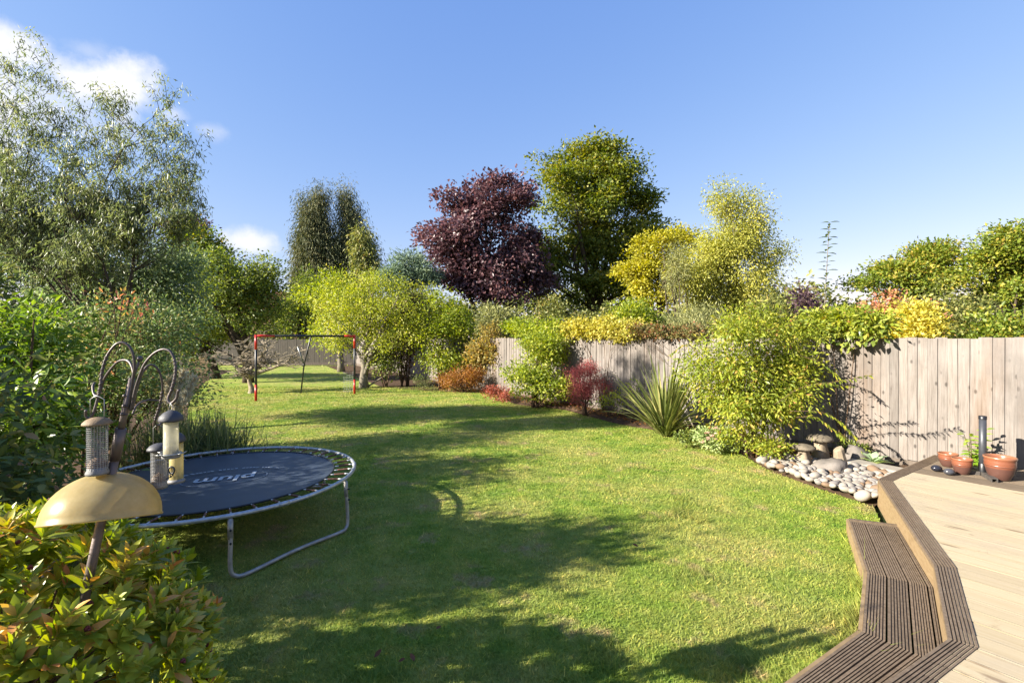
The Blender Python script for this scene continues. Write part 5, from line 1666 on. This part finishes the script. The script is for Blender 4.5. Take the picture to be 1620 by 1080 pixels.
plant('shrub', 'dark_purple_shrub', 'dark purple leaved shrub between the apple tree and the yellow green shrub', 'shrub', (-4.1, 18.0, 0),
      [px_lobe(638, 560, 32, 42, 18.0, .8), px_lobe(652, 500, 22, 40, 18.0, .6)], 170, 26, .10, .055, L['darkpurple'], 64, rc=.4, r0=.04, stems=6, bark='twig')
plant('shrub', 'dark_green_shrub', 'dark green rounded shrub beside the apple tree trunk', 'shrub', (-4.75, 17.6, 0),
      [px_lobe(608, 572, 24, 30, 17.6, .6)], 90, 26, .09, .05, L['green'], 65, rc=.34, r0=.03, stems=5, bark='twig')
plant('shrub', 'russet_shrub', 'rounded russet brown bush at the corner of the lawn by the fence', 'shrub', (-1.62, 16.0, 0),
      [px_lobe(731, 595, 31, 25, 16.0, .6), px_lobe(745, 600, 22, 20, 16.0, .5), px_lobe(716, 602, 18, 18, 16.0, .5)], 220, 26, .055, .028, L['brown'], 66, rc=.24, r0=.02, stems=6, bark='twig')
plant('shrub', 'scarlet_shrub', 'low scarlet leaved plant at the lawn edge next to the leafy green bush', 'shrub', (-.36, 13.9, 0),
      [px_lobe(786, 620, 17, 9, 13.6, .3), px_lobe(797, 627, 10, 7, 13.2, .2)], 60, 22, .06, .03, L['red'], 67, rc=.18, r0=.012, stems=5, bark='twig')

# trees at the far left of the lawn
plant('tree', 'orchard_tree', 'leafy green orchard tree with upright shoots behind the bare tree', 'tree', (-10.9, 19.5, 0),
      [px_lobe(365, 475, 72, 60, 19.5, 1.6), px_lobe(400, 450, 45, 42, 19.5, 1.2), px_lobe(320, 470, 50, 60, 19.5, 1.3), px_lobe(415, 505, 40, 38, 19.5, 1.1), px_lobe(345, 425, 40, 40, 19.5, 1.1), px_lobe(305, 520, 55, 45, 19.5, 1.3),
       px_lobe(404, 412, 6, 22, 19.5, .2), px_lobe(425, 418, 6, 26, 19.5, .2), px_lobe(440, 432, 7, 18, 19.5, .2)],
      640, 34, .13, .07, L['green'], 68, rc=.5, r0=.2, n_main=8, twigs=110, fork=.2)
plant('tree', 'shade_tree', 'dark spreading tree whose low boughs hang above the timber stack', 'tree', (-13.5, 21.5, 0),
      [px_lobe(300, 540, 60, 35, 21.5, 1.6), px_lobe(250, 530, 60, 45, 21.5, 1.6), px_lobe(350, 520, 45, 25, 21.5, 1.4)], 300, 28, .16, .08, L['green'], 69, rc=.55, r0=.2, n_main=6, twigs=70)
plant('tree', 'copper_topped_tree', 'tall green tree with copper tinted top beyond the orchard tree', 'tree', (-19.0, 29, 0),
      [px_lobe(325, 400, 42, 48, 29, 1.8), px_lobe(295, 390, 40, 40, 29, 1.6), px_lobe(345, 440, 40, 50, 29, 1.6)], 330, 30, .2, .11, L['oak'], 70, rc=.75, r0=.25, twigs=80)
plant('tree', 'copper_tree', 'small patch of copper coloured tree crown behind the green treetops', 'tree', (-20.5, 33, 0),
      [px_lobe(300, 362, 30, 22, 33, 1.2), px_lobe(275, 360, 24, 18, 33, 1.0)], 120, 26, .2, .11, L['maple'], 71, rc=.6, r0=.22, twigs=50)
plant('tree', 'hedgerow_tree', 'mid green tree between the orchard tree and the apple trees', 'tree', (-15.6, 34.5, 0),
      [px_lobe(470, 490, 26, 45, 34.5, 1.4), px_lobe(490, 470, 24, 50, 34.5, 1.4), px_lobe(455, 520, 26, 26, 34.5, 1.2)], 240, 28, .2, .1, L['green'], 72, rc=.7, r0=.2, twigs=60)

def timber_stack():
    p = ground(318, 590)
    root = empty('timber_stack', (p.x, p.y, 0), 'low stack of pale cut timber in the shade under the trees', 'wood pile')
    for j in range(5):
        mb = MB(); mb.box((0.05 * (j % 2), 0, .09 + j * .17), (1.0, .5, .155)); mb.build('sleeper', M['log'], root)
timber_stack()

def house():
    p = at(440, 470, 62); p.z = 0
    root = empty('neighbour_house', p, 'distant house with brown tiled roof just visible between the trees', 'house')
    mb = MB(); mb.box((0, 0, 2.4), (9, 7, 4.8)); mb.build('wall', M['render'], root)
    mb = MB()
    vs = [(-5, -4, 4.8), (5, -4, 4.8), (5, 4, 4.8), (-5, 4, 4.8), (-3.6, 0, 7.9), (3.6, 0, 7.9)]
    mb.add(vs, [(0, 1, 5, 4), (2, 3, 4, 5), (1, 2, 5), (3, 0, 4), (3, 2, 1, 0)]); rf = mb.build('roof', M['roof_tile'], root)
    mb = MB(); mb.box((-3, 1.8, 7.0), (.8, .8, 2.4)); mb.build('chimney', M['render'], rf)
    for x in (-2.4, 2.0):
        mb = MB(); mb.box((x, -3.53, 3.6), (1.5, .1, 1.2)); w = mb.build('window', M['slab'], root)
        mb = MB(); mb.box((x, -3.585, 3.6), (1.3, .02, 1.0)); mb.build('pane', M['egg'], w)
house()

# ------------------------------------------------------------------ trees beyond the fence
def big(name, label, px, d, lobes, n, per, L_, W_, mat, seed, rc, r0=.35, bark='bark', droop=0., up=.7, twigs=130, shell=.45, n_main=9, fork=.25, flat=.6, spread=.9, trunk_top=None):
    b = at(px, 535, d)
    lob = [px_lobe(a, c, w, h, d + dz, max(.6, w * d / F * .9)) for (a, c, w, h, dz) in lobes]
    return plant('tree', name, label, 'tree', (b.x, d, 0), lob, n, per, L_, W_, L[mat], seed, rc=rc, r0=r0, bark=bark, droop=droop, up=up, twigs=twigs, shell=shell, n_main=n_main, fork=fork, flat=flat, group=None, spread=spread, trunk_top=trunk_top)

big('beech_tree', 'tallest tree, a broad green beech beside the purple maple', 935, 31,
    [(935, 330, 75, 95, 0), (910, 265, 50, 45, 0), (965, 265, 50, 42, 0), (1000, 320, 45, 50, 0), (1010, 370, 42, 38, 0), (880, 340, 45, 60, -1), (940, 400, 80, 60, 0), (870, 420, 40, 40, -1), (935, 240, 38, 26, 0), (1000, 425, 36, 30, 0), (985, 280, 45, 40, 0), (900, 300, 50, 40, -1), (930, 455, 75, 34, 0), (1010, 450, 30, 28, 0), (860, 460, 34, 30, 0), (1035, 365, 20, 14, 0), (1020, 320, 28, 16, 0), (848, 255, 14, 8, 0), (1028, 345, 26, 18, 0), (1040, 378, 18, 12, 0), (1005, 395, 44, 30, 0), (990, 440, 50, 36, 0)],
    640, 90, .21, .13, 'beech', 81, .95, r0=.42, twigs=160, flat=.5)
big('purple_maple', 'dark purple leaved maple with rounded crown left leaning against the beech', 775, 27,
    [(770, 370, 68, 68, 0), (765, 315, 40, 36, 0), (715, 380, 38, 45, 0), (810, 325, 38, 38, 0), (830, 400, 36, 55, .5), (770, 430, 70, 42, 0), (735, 335, 34, 32, 0), (700, 400, 24, 30, 0), (780, 460, 66, 30, 0), (720, 440, 30, 26, 0), (840, 450, 30, 32, .5), (790, 290, 24, 14, 0), (745, 300, 22, 16, 0), (685, 375, 14, 16, 0)],
    400, 85, .20, .15, 'maple', 82, .78, r0=.3)
bpy.data.objects['purple_maple']['label'] = 'dark purple leaved maple with a rounded crown, touching the beech'
big('silver_birch', 'pale yellow green birch with fine drooping leaves beyond the fence', 1155, 21.5,
    [(1160, 400, 62, 70, 0), (1155, 335, 40, 36, 0), (1195, 375, 42, 45, 0), (1120, 420, 42, 55, 0), (1215, 420, 32, 38, 0), (1165, 455, 70, 36, 0), (1185, 330, 26, 28, 0), (1140, 315, 20, 20, 0), (1100, 450, 34, 36, -.5), (1180, 480, 70, 26, 0), (1110, 485, 40, 24, 0), (1238, 400, 14, 22, 0)],
    640, 76, .10, .055, 'birch', 83, .6, r0=.16, bark='bark_pale', droop=.8, up=.3, flat=1.1, shell=.55)
big('golden_tree', 'bright golden yellow tree between the beech and the birch', 1040, 25,
    [(1040, 405, 42, 42, 0), (1070, 385, 36, 30, 0), (1015, 440, 32, 30, 0), (1060, 440, 40, 34, 0), (990, 430, 16, 14, 0), (1085, 370, 22, 18, 0), (1030, 470, 44, 28, 0)],
    190, 80, .15, .095, 'gold', 84, .6, r0=.18)
big('cypress_tree', 'dark drooping cypress with twin pointed tops at the far end', 502, 46,
    [(488, 395, 18, 55, 0), (510, 370, 16, 50, 0), (506, 320, 8, 24, 0), (484, 330, 8, 24, 0), (498, 430, 26, 40, 0), (520, 440, 22, 40, 0), (475, 420, 9, 50, 0), (530, 415, 14, 50, 0), (478, 450, 14, 30, 0), (500, 470, 34, 40, 0), (498, 360, 22, 40, 0)],
    420, 150, .32, .06, 'conifer', 85, 1.0, r0=.4, droop=1.5, up=.15, flat=1.6, shell=.5, n_main=6, spread=.6, trunk_top=.9)
big('cypress_tree', 'cone shaped dark cypress tree with a single pointed top', 555, 47,
    [(548, 325, 9, 24, 0), (555, 360, 18, 40, 0), (566, 400, 25, 40, 0), (545, 415, 24, 45, 0), (586, 415, 12, 30, 0), (590, 440, 12, 24, 0), (545, 308, 4, 10, 0), (565, 455, 38, 36, 0), (540, 470, 34, 34, 0)],
    380, 150, .32, .06, 'conifer', 86, 1.0, r0=.4, droop=1.5, up=.15, flat=1.6, shell=.5, n_main=6, spread=.6, trunk_top=.95)
big('pale_cypress', 'smaller tawny conifer in front of the cone shaped cypress', 575, 42,
    [(575, 400, 10, 30, 0), (577, 425, 14, 26, 0), (572, 380, 6, 12, 0)], 120, 34, .36, .12, 'olive', 87, .9, r0=.2, droop=1.4, up=.15, flat=1.6, n_main=4, twigs=40)
big('blue_conifer', 'blue green feathery conifer between the cypress and the maple', 645, 25,
    [(645, 442, 34, 22, 0), (635, 415, 9, 16, 0), (655, 412, 8, 16, 0), (675, 440, 16, 16, 0), (618, 445, 14, 14, 0), (668, 425, 8, 10, 0)], 220, 40, .22, .05, 'blueconifer', 88, .6, r0=.16, up=.5, twigs=60)
big('bare_spruce', 'thin half dead brown spruce in front of the golden tree', 1068, 20.5,
    [(1068, 440, 16, 50, 0), (1070, 405, 8, 24, 0)], 110, 22, .16, .03, 'darkpurple', 89, .45, r0=.09, droop=.6, twigs=90, n_main=9)
bpy.data.objects['bare_spruce'].children[0].data.materials[0] = L['silver']
big('oak_tree', 'broad green and orange oak with dense crown above the end of the fence', 1610, 20,
    [(1600, 420, 62, 55, 0), (1575, 400, 45, 40, 0), (1630, 390, 55, 45, 0), (1545, 430, 34, 35, 0), (1660, 430, 55, 60, 0), (1590, 465, 60, 35, 0), (1610, 370, 38, 24, 0), (1700, 420, 50, 60, 0)],
    300, 80, .14, .085, 'oak', 90, .62, r0=.24, flat=.5)
big('spreading_tree', 'wide low green and gold tree between the tall shoot and the oak', 1450, 22,
    [(1470, 410, 42, 26, 0), (1420, 430, 50, 22, 0), (1375, 445, 28, 16, 0), (1490, 395, 30, 14, 0), (1445, 455, 75, 24, 0), (1510, 430, 30, 28, 0), (1450, 395, 18, 10, 0)],
    240, 75, .15, .085, 'oak', 91, .62, r0=.2, flat=.5)

# shrubs and hedges beyond the fence (top and half width read off the photo)
def beyond(name, label, px, ytop, hw, d, mat, seed, n, per, L_, W_, rc=.4, cat='shrub', droop=0., up=.6, flat=.8, lob=9, kind='shrub', r0=.03, bot=None, ybot=590, boxy=False, group=None, bark='twig'):
    rr = np.random.default_rng(seed)
    top = at(px, ytop, d); k = d / F
    hh = max(.3, top.z * .5)
    zc = top.z - hh
    c = (top.x, d, zc)
    if boxy:
        lobes = [(top.x + t * hw * k * .8, d + rr.normal() * .15, zc + .1 * rr.normal(), hw * k * .38, .6, hh) for t in (-1, -.6, -.2, .2, .6, 1)]
    else:
        lobes = auto_lobes(rr, c, (hw * k, min(1.2, hw * k * .8 + .2), hh), lob, .48)
    return plant('shrub', name, label, cat, (top.x, d, 0), lobes, int(n * .62), int(per * 1.7), L_ * 1.25, W_ * 1.6, L[mat], seed, rc=rc, droop=droop, up=up, flat=flat, r0=r0, stems=7, bark=bark, twigs=70, group=group)

beyond('clipped_hedge', 'long flat topped olive hedge beyond the fence below the beech', 905, 471, 88, 19.5, 'olive', 101, 420, 34, .09, .05, .4, 'hedge', boxy=True)
beyond('grey_green_shrub', 'grey green feathery shrub next to the yellow green shrub by the fence', 790, 476, 36, 20.5, 'silver', 102, 240, 30, .14, .04, .5)
beyond('orange_tinted_shrub', 'straggly orange tinted climber on the far part of the fence', 776, 507, 34, 16.6, 'orange', 103, 200, 28, .09, .04, .35)
beyond('loose_green_shrub', 'loose yellow green shrub behind the variegated ivy', 1000, 484, 62, 14.6, 'lime', 104, 330, 32, .08, .035, .38)
beyond('willowy_shrub', 'willowy grey green shrub with fine upright leaves below the birch', 1110, 472, 62, 12.6, 'silver', 105, 420, 34, .075, .016, .36, droop=-.5)
beyond('purple_hedge_shrub', 'dark purple shrub beyond the fence beside the tall shoot', 1252, 447, 44, 15.5, 'darkpurple', 106, 300, 30, .09, .045, .4)
beyond('pink_leaved_shrub', 'pinkish red autumn shrub below the wide low tree', 1392, 462, 66, 14.0, 'pink', 107, 380, 32, .09, .04, .4)
beyond('tawny_shrub', 'tawny twiggy shrub between the yellow shrub and the oak', 1500, 452, 62, 15.5, 'olive', 108, 330, 30, .10, .04, .42)
beyond('yellow_shrub', 'brilliant yellow shrub rising directly behind the fence top', 1452, 477, 64, 9.2, 'yellow', 109, 420, 30, .065, .03, .26)
beyond('end_hedge', 'green hedge with orange flecks behind the fence below the oak', 1585, 490, 78, 8.6, 'oak', 110, 460, 30, .06, .03, .28, 'hedge')
beyond('rounded_green_shrub', 'rounded mid green shrub behind the clipped hedge end', 1005, 470, 30, 20.0, 'green', 111, 150, 28, .12, .05, .5)
beyond('orange_leaved_shrub', 'orange and green shrub showing under the birch canopy', 1195, 468, 60, 14.5, 'olive', 112, 300, 30, .09, .04, .4)
beyond('wild_hedge', 'mixed green hedge filling in behind the tall shoot', 1320, 492, 60, 11.0, 'green', 113, 300, 30, .08, .035, .35, 'hedge')
beyond('grey_hedge', 'grey olive hedge below the blue conifer and the maple', 690, 462, 60, 24.0, 'olive', 114, 260, 28, .16, .07, .55, 'hedge')

def far_treeline():
    rng = np.random.default_rng(44); n = 2600
    x = rng.uniform(-75, 120, n); y = 62 + rng.normal(size=n) * 2.5
    top = 6.6 + 1.2 * np.sin(x * .21) + .8 * np.sin(x * .53 + 1) + .5 * np.sin(x * 1.3)
    c = np.stack([x, y, top * rng.random(n) ** .6], 1)
    A = leaf_arrays(rng, c, np.full(n, 1.7), 26, .55, .4, core=c.mean(0) - np.array([0, -60, 20]))
    v, f, t = leaf_geo(*A)
    o = mesh_obj('far_trees', np_mesh('far_trees', v, f, L['olive'], tint=t)); tag(o, 'distant belt of trees and hedges beyond the gardens', 'trees', kind='stuff')
far_treeline()

# ------------------------------------------------------------------ climbers on the fence
def on_fence(name, label, px, py, hw, hh, mat, seed, n, per, L_, W_, rc=.2, lean=.12, droop=.3, lobes=6):
    f = fence_at(px); d = f[1]; k = d / F
    rr = np.random.default_rng(seed)
    lob = []
    for t in np.linspace(-1, 1, lobes):
        c = fence_at(px + t * hw * .85) + FN * lean
        z = H - (py + rr.normal() * hh * .15 - CY) / F * c[1]
        lob.append((c[0], c[1], z, hw * k * 1.3 / lobes * 1.3, .2, hh * k))
    return plant('shrub', name, label, 'climber', (f[0] + FN[0] * .08, f[1] + FN[1] * .08, .07), lob, n, per, L_, W_, L[mat], seed, rc=rc, droop=droop, up=.4, r0=.012, stems=4, bark='twig', twigs=50, out=.5)
on_fence('variegated_ivy', 'yellow variegated ivy hanging over the top of the fence', 958, 521, 58, 16, 'ivy', 121, 260, 30, .06, .05, .22)
on_fence('russet_climber', 'reddish brown climber along the fence top between ivy and feathery shrub', 1062, 525, 52, 8, 'russet', 122, 130, 24, .055, .04, .18)
on_fence('yellow_green_climber', 'yellow green climber spilling over the fence above the leafy bush', 850, 522, 38, 16, 'lime', 123, 160, 24, .08, .05, .25)
on_fence('green_climber', 'green climber with large dark leaves over the fence top by the feathery shrub', 1338, 512, 58, 17, 'nandina', 124, 170, 22, .07, .035, .2)
def climber_leaves():
    root = bpy.data.objects['green_climber']; b = Vector(root.location); r = random.Random(9)
    me = [big_leaf('leaf', .11 * s, .05 * s, L['climber'], .3) for s in (.8, 1, 1.2)]
    for k in range(110):
        px = r.uniform(1305, 1412); c = fence_at(px); off = r.uniform(.05, .3)
        p = Vector((c[0] + FN[0] * off, c[1] + FN[1] * off, H - (r.uniform(505, 552 - abs(px - 1355) * .25) - CY) / F * c[1]))
        d = Vector((FN[0] + r.uniform(-.8, .8), FN[1] + r.uniform(-.8, .8), r.uniform(-.9, .1)))
        o = bpy.data.objects.new('leaf', me[k % 3]); o.matrix_local = frame_of(p - b, d, Vector((FN[0], FN[1], 1.0))); link(o, root)
climber_leaves()

def tall_shoot():
    base = Vector((4.95, 7.45, 0))
    d = base.y
    root = empty('tall_shoot', base, 'single tall straight shoot with paired leaves rising against the sky above the fence', 'plant')
    top = at(1312, 352, d) - base; low = at(1304, 500, d) - base
    pts = catmull([Vector((-.05, 0, 0)), Vector((low.x - .02, 0, low.z * .6)), low, top], 10)
    mb = MB(); mb.tube(pts, [.014 - .010 * i / (len(pts) - 1) for i in range(len(pts))], 7); mb.build('stem', M['bark_pale'], root, True)
    me = [big_leaf('leaf', .15 * s, .055 * s, L['shoot'], .15, .35) for s in (.6, .8, 1.0, 1.15)]
    r = random.Random(1)
    z = low.z + .1; i = 0
    while z < top.z:
        t = (z - low.z) / (top.z - low.z); p = low.lerp(top, t)
        for s in (-1, 1):
            a = (i % 2) * 1.25 + r.uniform(-.25, .25)
            dv = Vector((s * math.cos(a), s * math.sin(a), r.uniform(.0, .3)))
            o = bpy.data.objects.new('leaf', me[r.choice((1, 2, 2, 3))]); o.matrix_local = frame_of(p, dv, Vector((0, 0, 1))); link(o, root)
        z += .085 - .03 * t; i += 1
tall_shoot()

# ------------------------------------------------------------------ border plants before the fence
plant('shrub', 'leafy_green_bush', 'upright leafy green bush against the fence, taller than the purple one', 'shrub', (.62, 12.45, 0.02),
      [px_lobe(850, 575, 40, 52, 12.4, .6), px_lobe(835, 600, 40, 38, 12.4, .6), px_lobe(870, 560, 30, 36, 12.5, .5), px_lobe(865, 610, 34, 30, 12.3, .6), px_lobe(845, 540, 24, 22, 12.5, .4), px_lobe(820, 590, 24, 30, 12.3, .4)],
      430, 24, .075, .045, L['lime'], 131, rc=.24, r0=.025, stems=9, bark='twig', droop=.25)
plant('shrub', 'purple_barberry', 'small purple red twiggy barberry between green bush and flax', 'shrub', (1.72, 11.15, 0.02),
      [px_lobe(925, 600, 29, 26, 11.1, .4), px_lobe(915, 622, 22, 26, 11.1, .35), px_lobe(940, 615, 20, 26, 11.1, .3), px_lobe(935, 585, 18, 14, 11.1, .25)],
      420, 26, .03, .016, L['purple'], 132, rc=.18, r0=.014, stems=14, bark='twig', droop=-.2)
plant('shrub', 'bed_undergrowth', 'low straggly green weeds between the barberry and the flax', 'plant', (2.15, 10.75, 0.03),
      [px_lobe(962, 640, 22, 20, 10.6, .3), px_lobe(985, 628, 16, 14, 10.5, .25), px_lobe(1000, 615, 12, 12, 10.4, .2)], 36, 12, .06, .035, L['lime'], 133, rc=.2, r0=.008, stems=6, bark='twig')

nand_c = Vector((3.72, 7.25, 0.03))
def keep_garden(pos):
    s = (pos[:, 0] - FP0[0]) * FN[0] + (pos[:, 1] - FP0[1]) * FN[1]
    return (s > 0.06) | (pos[:, 2] > H + .05)
nl = [px_lobe(1200, 600, 98, 62, 7.2, .62), px_lobe(1130, 590, 62, 60, 7.3, .5), px_lobe(1242, 588, 50, 54, 7.05, .45), px_lobe(1190, 540, 90, 36, 7.2, .55), px_lobe(1190, 650, 70, 40, 7.0, .5), px_lobe(1145, 640, 46, 44, 7.1, .5), px_lobe(1240, 630, 46, 36, 6.85, .4),
      px_lobe(1200, 505, 60, 18, 7.3, .4), px_lobe(1262, 528, 34, 22, 7.05, .3), px_lobe(1180, 688, 40, 18, 7.1, .35)]
plant('shrub', 'feathery_shrub', 'big feathery yellow green shrub with bronze tips spreading along the fence', 'shrub', nand_c,
      nl, 640, 30, .070, .024, L['nandina'], 134, rc=.24, r0=.02, stems=14, bark='twig', droop=.45, up=.6, promote=260, leaf_mat_obj=L['nandina_leaf'], cut=keep_garden)
def sprays():
    """long arching sprays that leave the shrub and throw their shadow on the fence"""
    root = bpy.data.objects['feathery_shrub']; b = Vector(root.location)
    me = [big_leaf('leaf', .07 * s, .021 * s, L['nandina_leaf'], .25) for s in (.8, 1, 1.2)]
    r = random.Random(17)
    lines = [[at(1225, 640, 6.6), at(1270, 612, 6.1), at(1320, 604, 5.7), at(1374, 594, 5.46)],
             [at(1250, 620, 6.5), at(1290, 608, 6.2), at(1345, 612, 6.0)],
             [at(1250, 650, 6.5), at(1300, 652, 6.3), at(1330, 668, 6.2), at(1352, 690, 6.15)],
             [at(1260, 660, 6.5), at(1290, 660, 6.35), at(1320, 680, 6.2), at(1335, 692, 6.1)],
             [at(1110, 560, 7.3), at(1085, 545, 7.4), at(1062, 560, 7.5)],
             [at(1120, 610, 7.2), at(1090, 600, 7.2), at(1070, 590, 7.2)],
             [at(1260, 560, 6.8), at(1300, 575, 6.5), at(1330, 600, 6.4)]]
    for ln in lines:
        pts = catmull([p - b for p in ln], 7)
        mb = MB(); mb.tube(pts, [.005 * (1 - .7 * i / len(pts)) for i in range(len(pts))], 5); mb.build('spray', M['twig'], root, True)
        for i in range(4, len(pts)):
            for s in (-1, 1):
                tg = (pts[i] - pts[i - 1]).normalized(); sd = tg.cross(Vector((0, 0, 1))).normalized() * s
                for q in range(2):
                    d = tg * .6 + sd * r.uniform(.4, 1.1) + Vector((0, 0, r.uniform(-.5, .3)))
                    o = bpy.data.objects.new('leaf', me[r.randrange(3)]); o.matrix_local = frame_of(pts[i], d, Vector((r.uniform(-.4, .4), r.uniform(-.4, .4), 1))); link(o, root)
sprays()

def phormium():
    b = ground(1052, 690); b.z = .03
    root = empty('flax_plant', b, 'spiky flax with long striped sword leaves at the lawn edge', 'plant')
    r = random.Random(23)
    meshes = []
    for (ln, w, bend) in ((1.25, .046, .10), (1.15, .05, .25), (1.05, .046, .45), (.95, .042, .6), (1.1, .046, .8), (.8, .04, .9), (1.4, .046, .25), (1.2, .046, .55)):
        rows = 9; v, f = [], []
        for i in range(rows):
            t = i / (rows - 1)
            a = bend * t ** 1.6
            # arc length parameterised curve in the YZ plane
            y = sum(math.sin(bend * ((k + .5) / 40) ** 1.6 + .0) for k in range(int(40 * t))) / 40 * ln
            z = sum(math.cos(bend * ((k + .5) / 40) ** 1.6 + .0) for k in range(int(40 * t))) / 40 * ln
            ww = w * (.75 + .5 * t) * (1 if t < .45 else max(.02, 1 - ((t - .45) / .55) ** 1.5))
            for s in (-1, 0, 1): v.append((s * ww * .5, y - abs(s) * ww * -.18, z))
        for i in range(rows - 1):
            for k in range(2): a_ = i * 3 + k; f.append((a_, a_ + 1, a_ + 4, a_ + 3))
        me = bpy.data.meshes.new('blade'); me.from_pydata(v, [], f); me.materials.append(L['phormium']); me.update(); meshes.append(me)
    for k in range(165):
        o = bpy.data.objects.new('blade', r.choice(meshes))
        az = r.uniform(0, 6.28); tilt = r.uniform(0, 1) ** 1.2 * .95 + .03
        o.rotation_euler = (-tilt, 0, az)
        q = r.uniform(0, .10)
        o.location = (-math.sin(az) * q, math.cos(az) * q, 0); s = r.uniform(.85, 1.28); o.scale = (1.15, s, s)
        link(o, root)
    me = bpy.data.meshes
phormium()

sd = ground(1136, 712)
plant('shrub', 'sedum', 'low grey green stonecrop with dusty pink flower heads at the lawn edge', 'flower', (sd.x, sd.y + .2, .02),
      [px_lobe(1136, 695, 36, 17, 7.5, .28)], 120, 22, .05, .026, L['sedum'], 141, rc=.14, r0=.006, stems=9, bark='twig')
def sedum_heads():
    root = bpy.data.objects['sedum']; b = Vector(root.location); rng = np.random.default_rng(4)
    for k in range(46):
        t = rng.normal() * .45; px = 1136 + 34 * np.clip(t, -1, 1); py = 682 + 8 * abs(t) + rng.uniform(-8, 14)
        p = np.array(at(px, py, 7.5 - rng.uniform(-.25, .25)) - b)
        m = 40; a = rng.random(m) * 6.28; q = np.sqrt(rng.random(m)) * .032
        pos = p + np.stack([np.cos(a) * q, np.sin(a) * q, -q * q * 9], 1)
        vv, ff, tt = leaf_geo(pos, nrm(rng.normal(size=(m, 3)) + np.array([0, 0, .6])), nrm(rng.normal(size=(m, 3))), np.full(m, .014), np.full(m, .011), np.clip(rng.random(m) * .6 + rng.random() * .4, 0, 1))
        mesh_obj('flower_head', np_mesh('flower_head', vv, ff, L['sedum_flower'], tint=tt), root)
sedum_heads()

# low growth and litter in the bed
for k, (px, py, hw, hh, d, mt, lb) in enumerate((
        (1225, 708, 30, 12, 6.7, 'nandina', 'low bronze green seedling patch under the feathery shrub'),
        (1085, 690, 18, 9, 7.9, 'green', 'small dark green weeds at the foot of the flax'),
        (1352, 712, 8, 7, 6.9, 'green', 'tiny green seedling behind the upright stone'),
        (670, 605, 18, 10, 16.6, 'pampas', 'tuft of long grass below the dark purple shrub'))):
    c = at(px, py, d)
    plant('shrub', 'low_plant', lb, 'plant', (c.x, d, .02), [px_lobe(px, py, hw, hh, d, .2)], 40, 16, .05, .025, L[mt], 150 + k, rc=.13, r0=.005, stems=4, bark='twig')

def litter():
    rng = np.random.default_rng(8); n = 2600
    t = rng.random(n); i = (t * (len(edge) - 1)).astype(int)
    e = np.array([(p.x, p.y) for p in edge])[i]
    s = (e - FP0) @ FD; q = FP0 + s[:, None] * FD
    u = .04 + .92 * rng.random(n)
    pos = np.zeros((n, 3)); pos[:, :2] = e * (1 - u)[:, None] + q * u[:, None]; pos[:, 2] = .075 + .04 * rng.random(n)
    ok = ~((pos[:, 1] < 6.6) & (pos[:, 0] > 3.6)); pos = pos[ok]; n = len(pos)
    d = nrm(rng.normal(size=(n, 3)) * np.array([1, 1, .2])); nn = nrm(rng.normal(size=(n, 3)) * .4 + np.array([0, 0, 1]))
    v, f, tt = leaf_geo(pos, d, nn, .03 + .05 * rng.random(n), .015 + .02 * rng.random(n), rng.random(n))
    o = mesh_obj('leaf_litter', np_mesh('leaf_litter', v, f, L['brown'], tint=tt)); tag(o, 'dry brown leaf litter scattered over the planting bed', 'leaves', kind='stuff')
litter()
me = [big_leaf('fallen_leaf', .05 * s, .032 * s, M['dead'], -.3, .4) for s in (.8, 1.0)]
rr = random.Random(5)
for k, (px, py) in enumerate(((630, 1058), (592, 1052), (690, 1006), (655, 1058), (860, 840), (1010, 872))):
    p = ground(px, py); o = bpy.data.objects.new('fallen_leaf', me[k % 2]); o.location = (p.x, p.y, .045); o.rotation_euler = (rr.uniform(-.3, .3), rr.uniform(-.3, .3), rr.uniform(0, 6)); link(o)
    tag(o, 'curled dead brown leaf lying on the lawn', 'leaf', 'fallen leaves on the lawn')
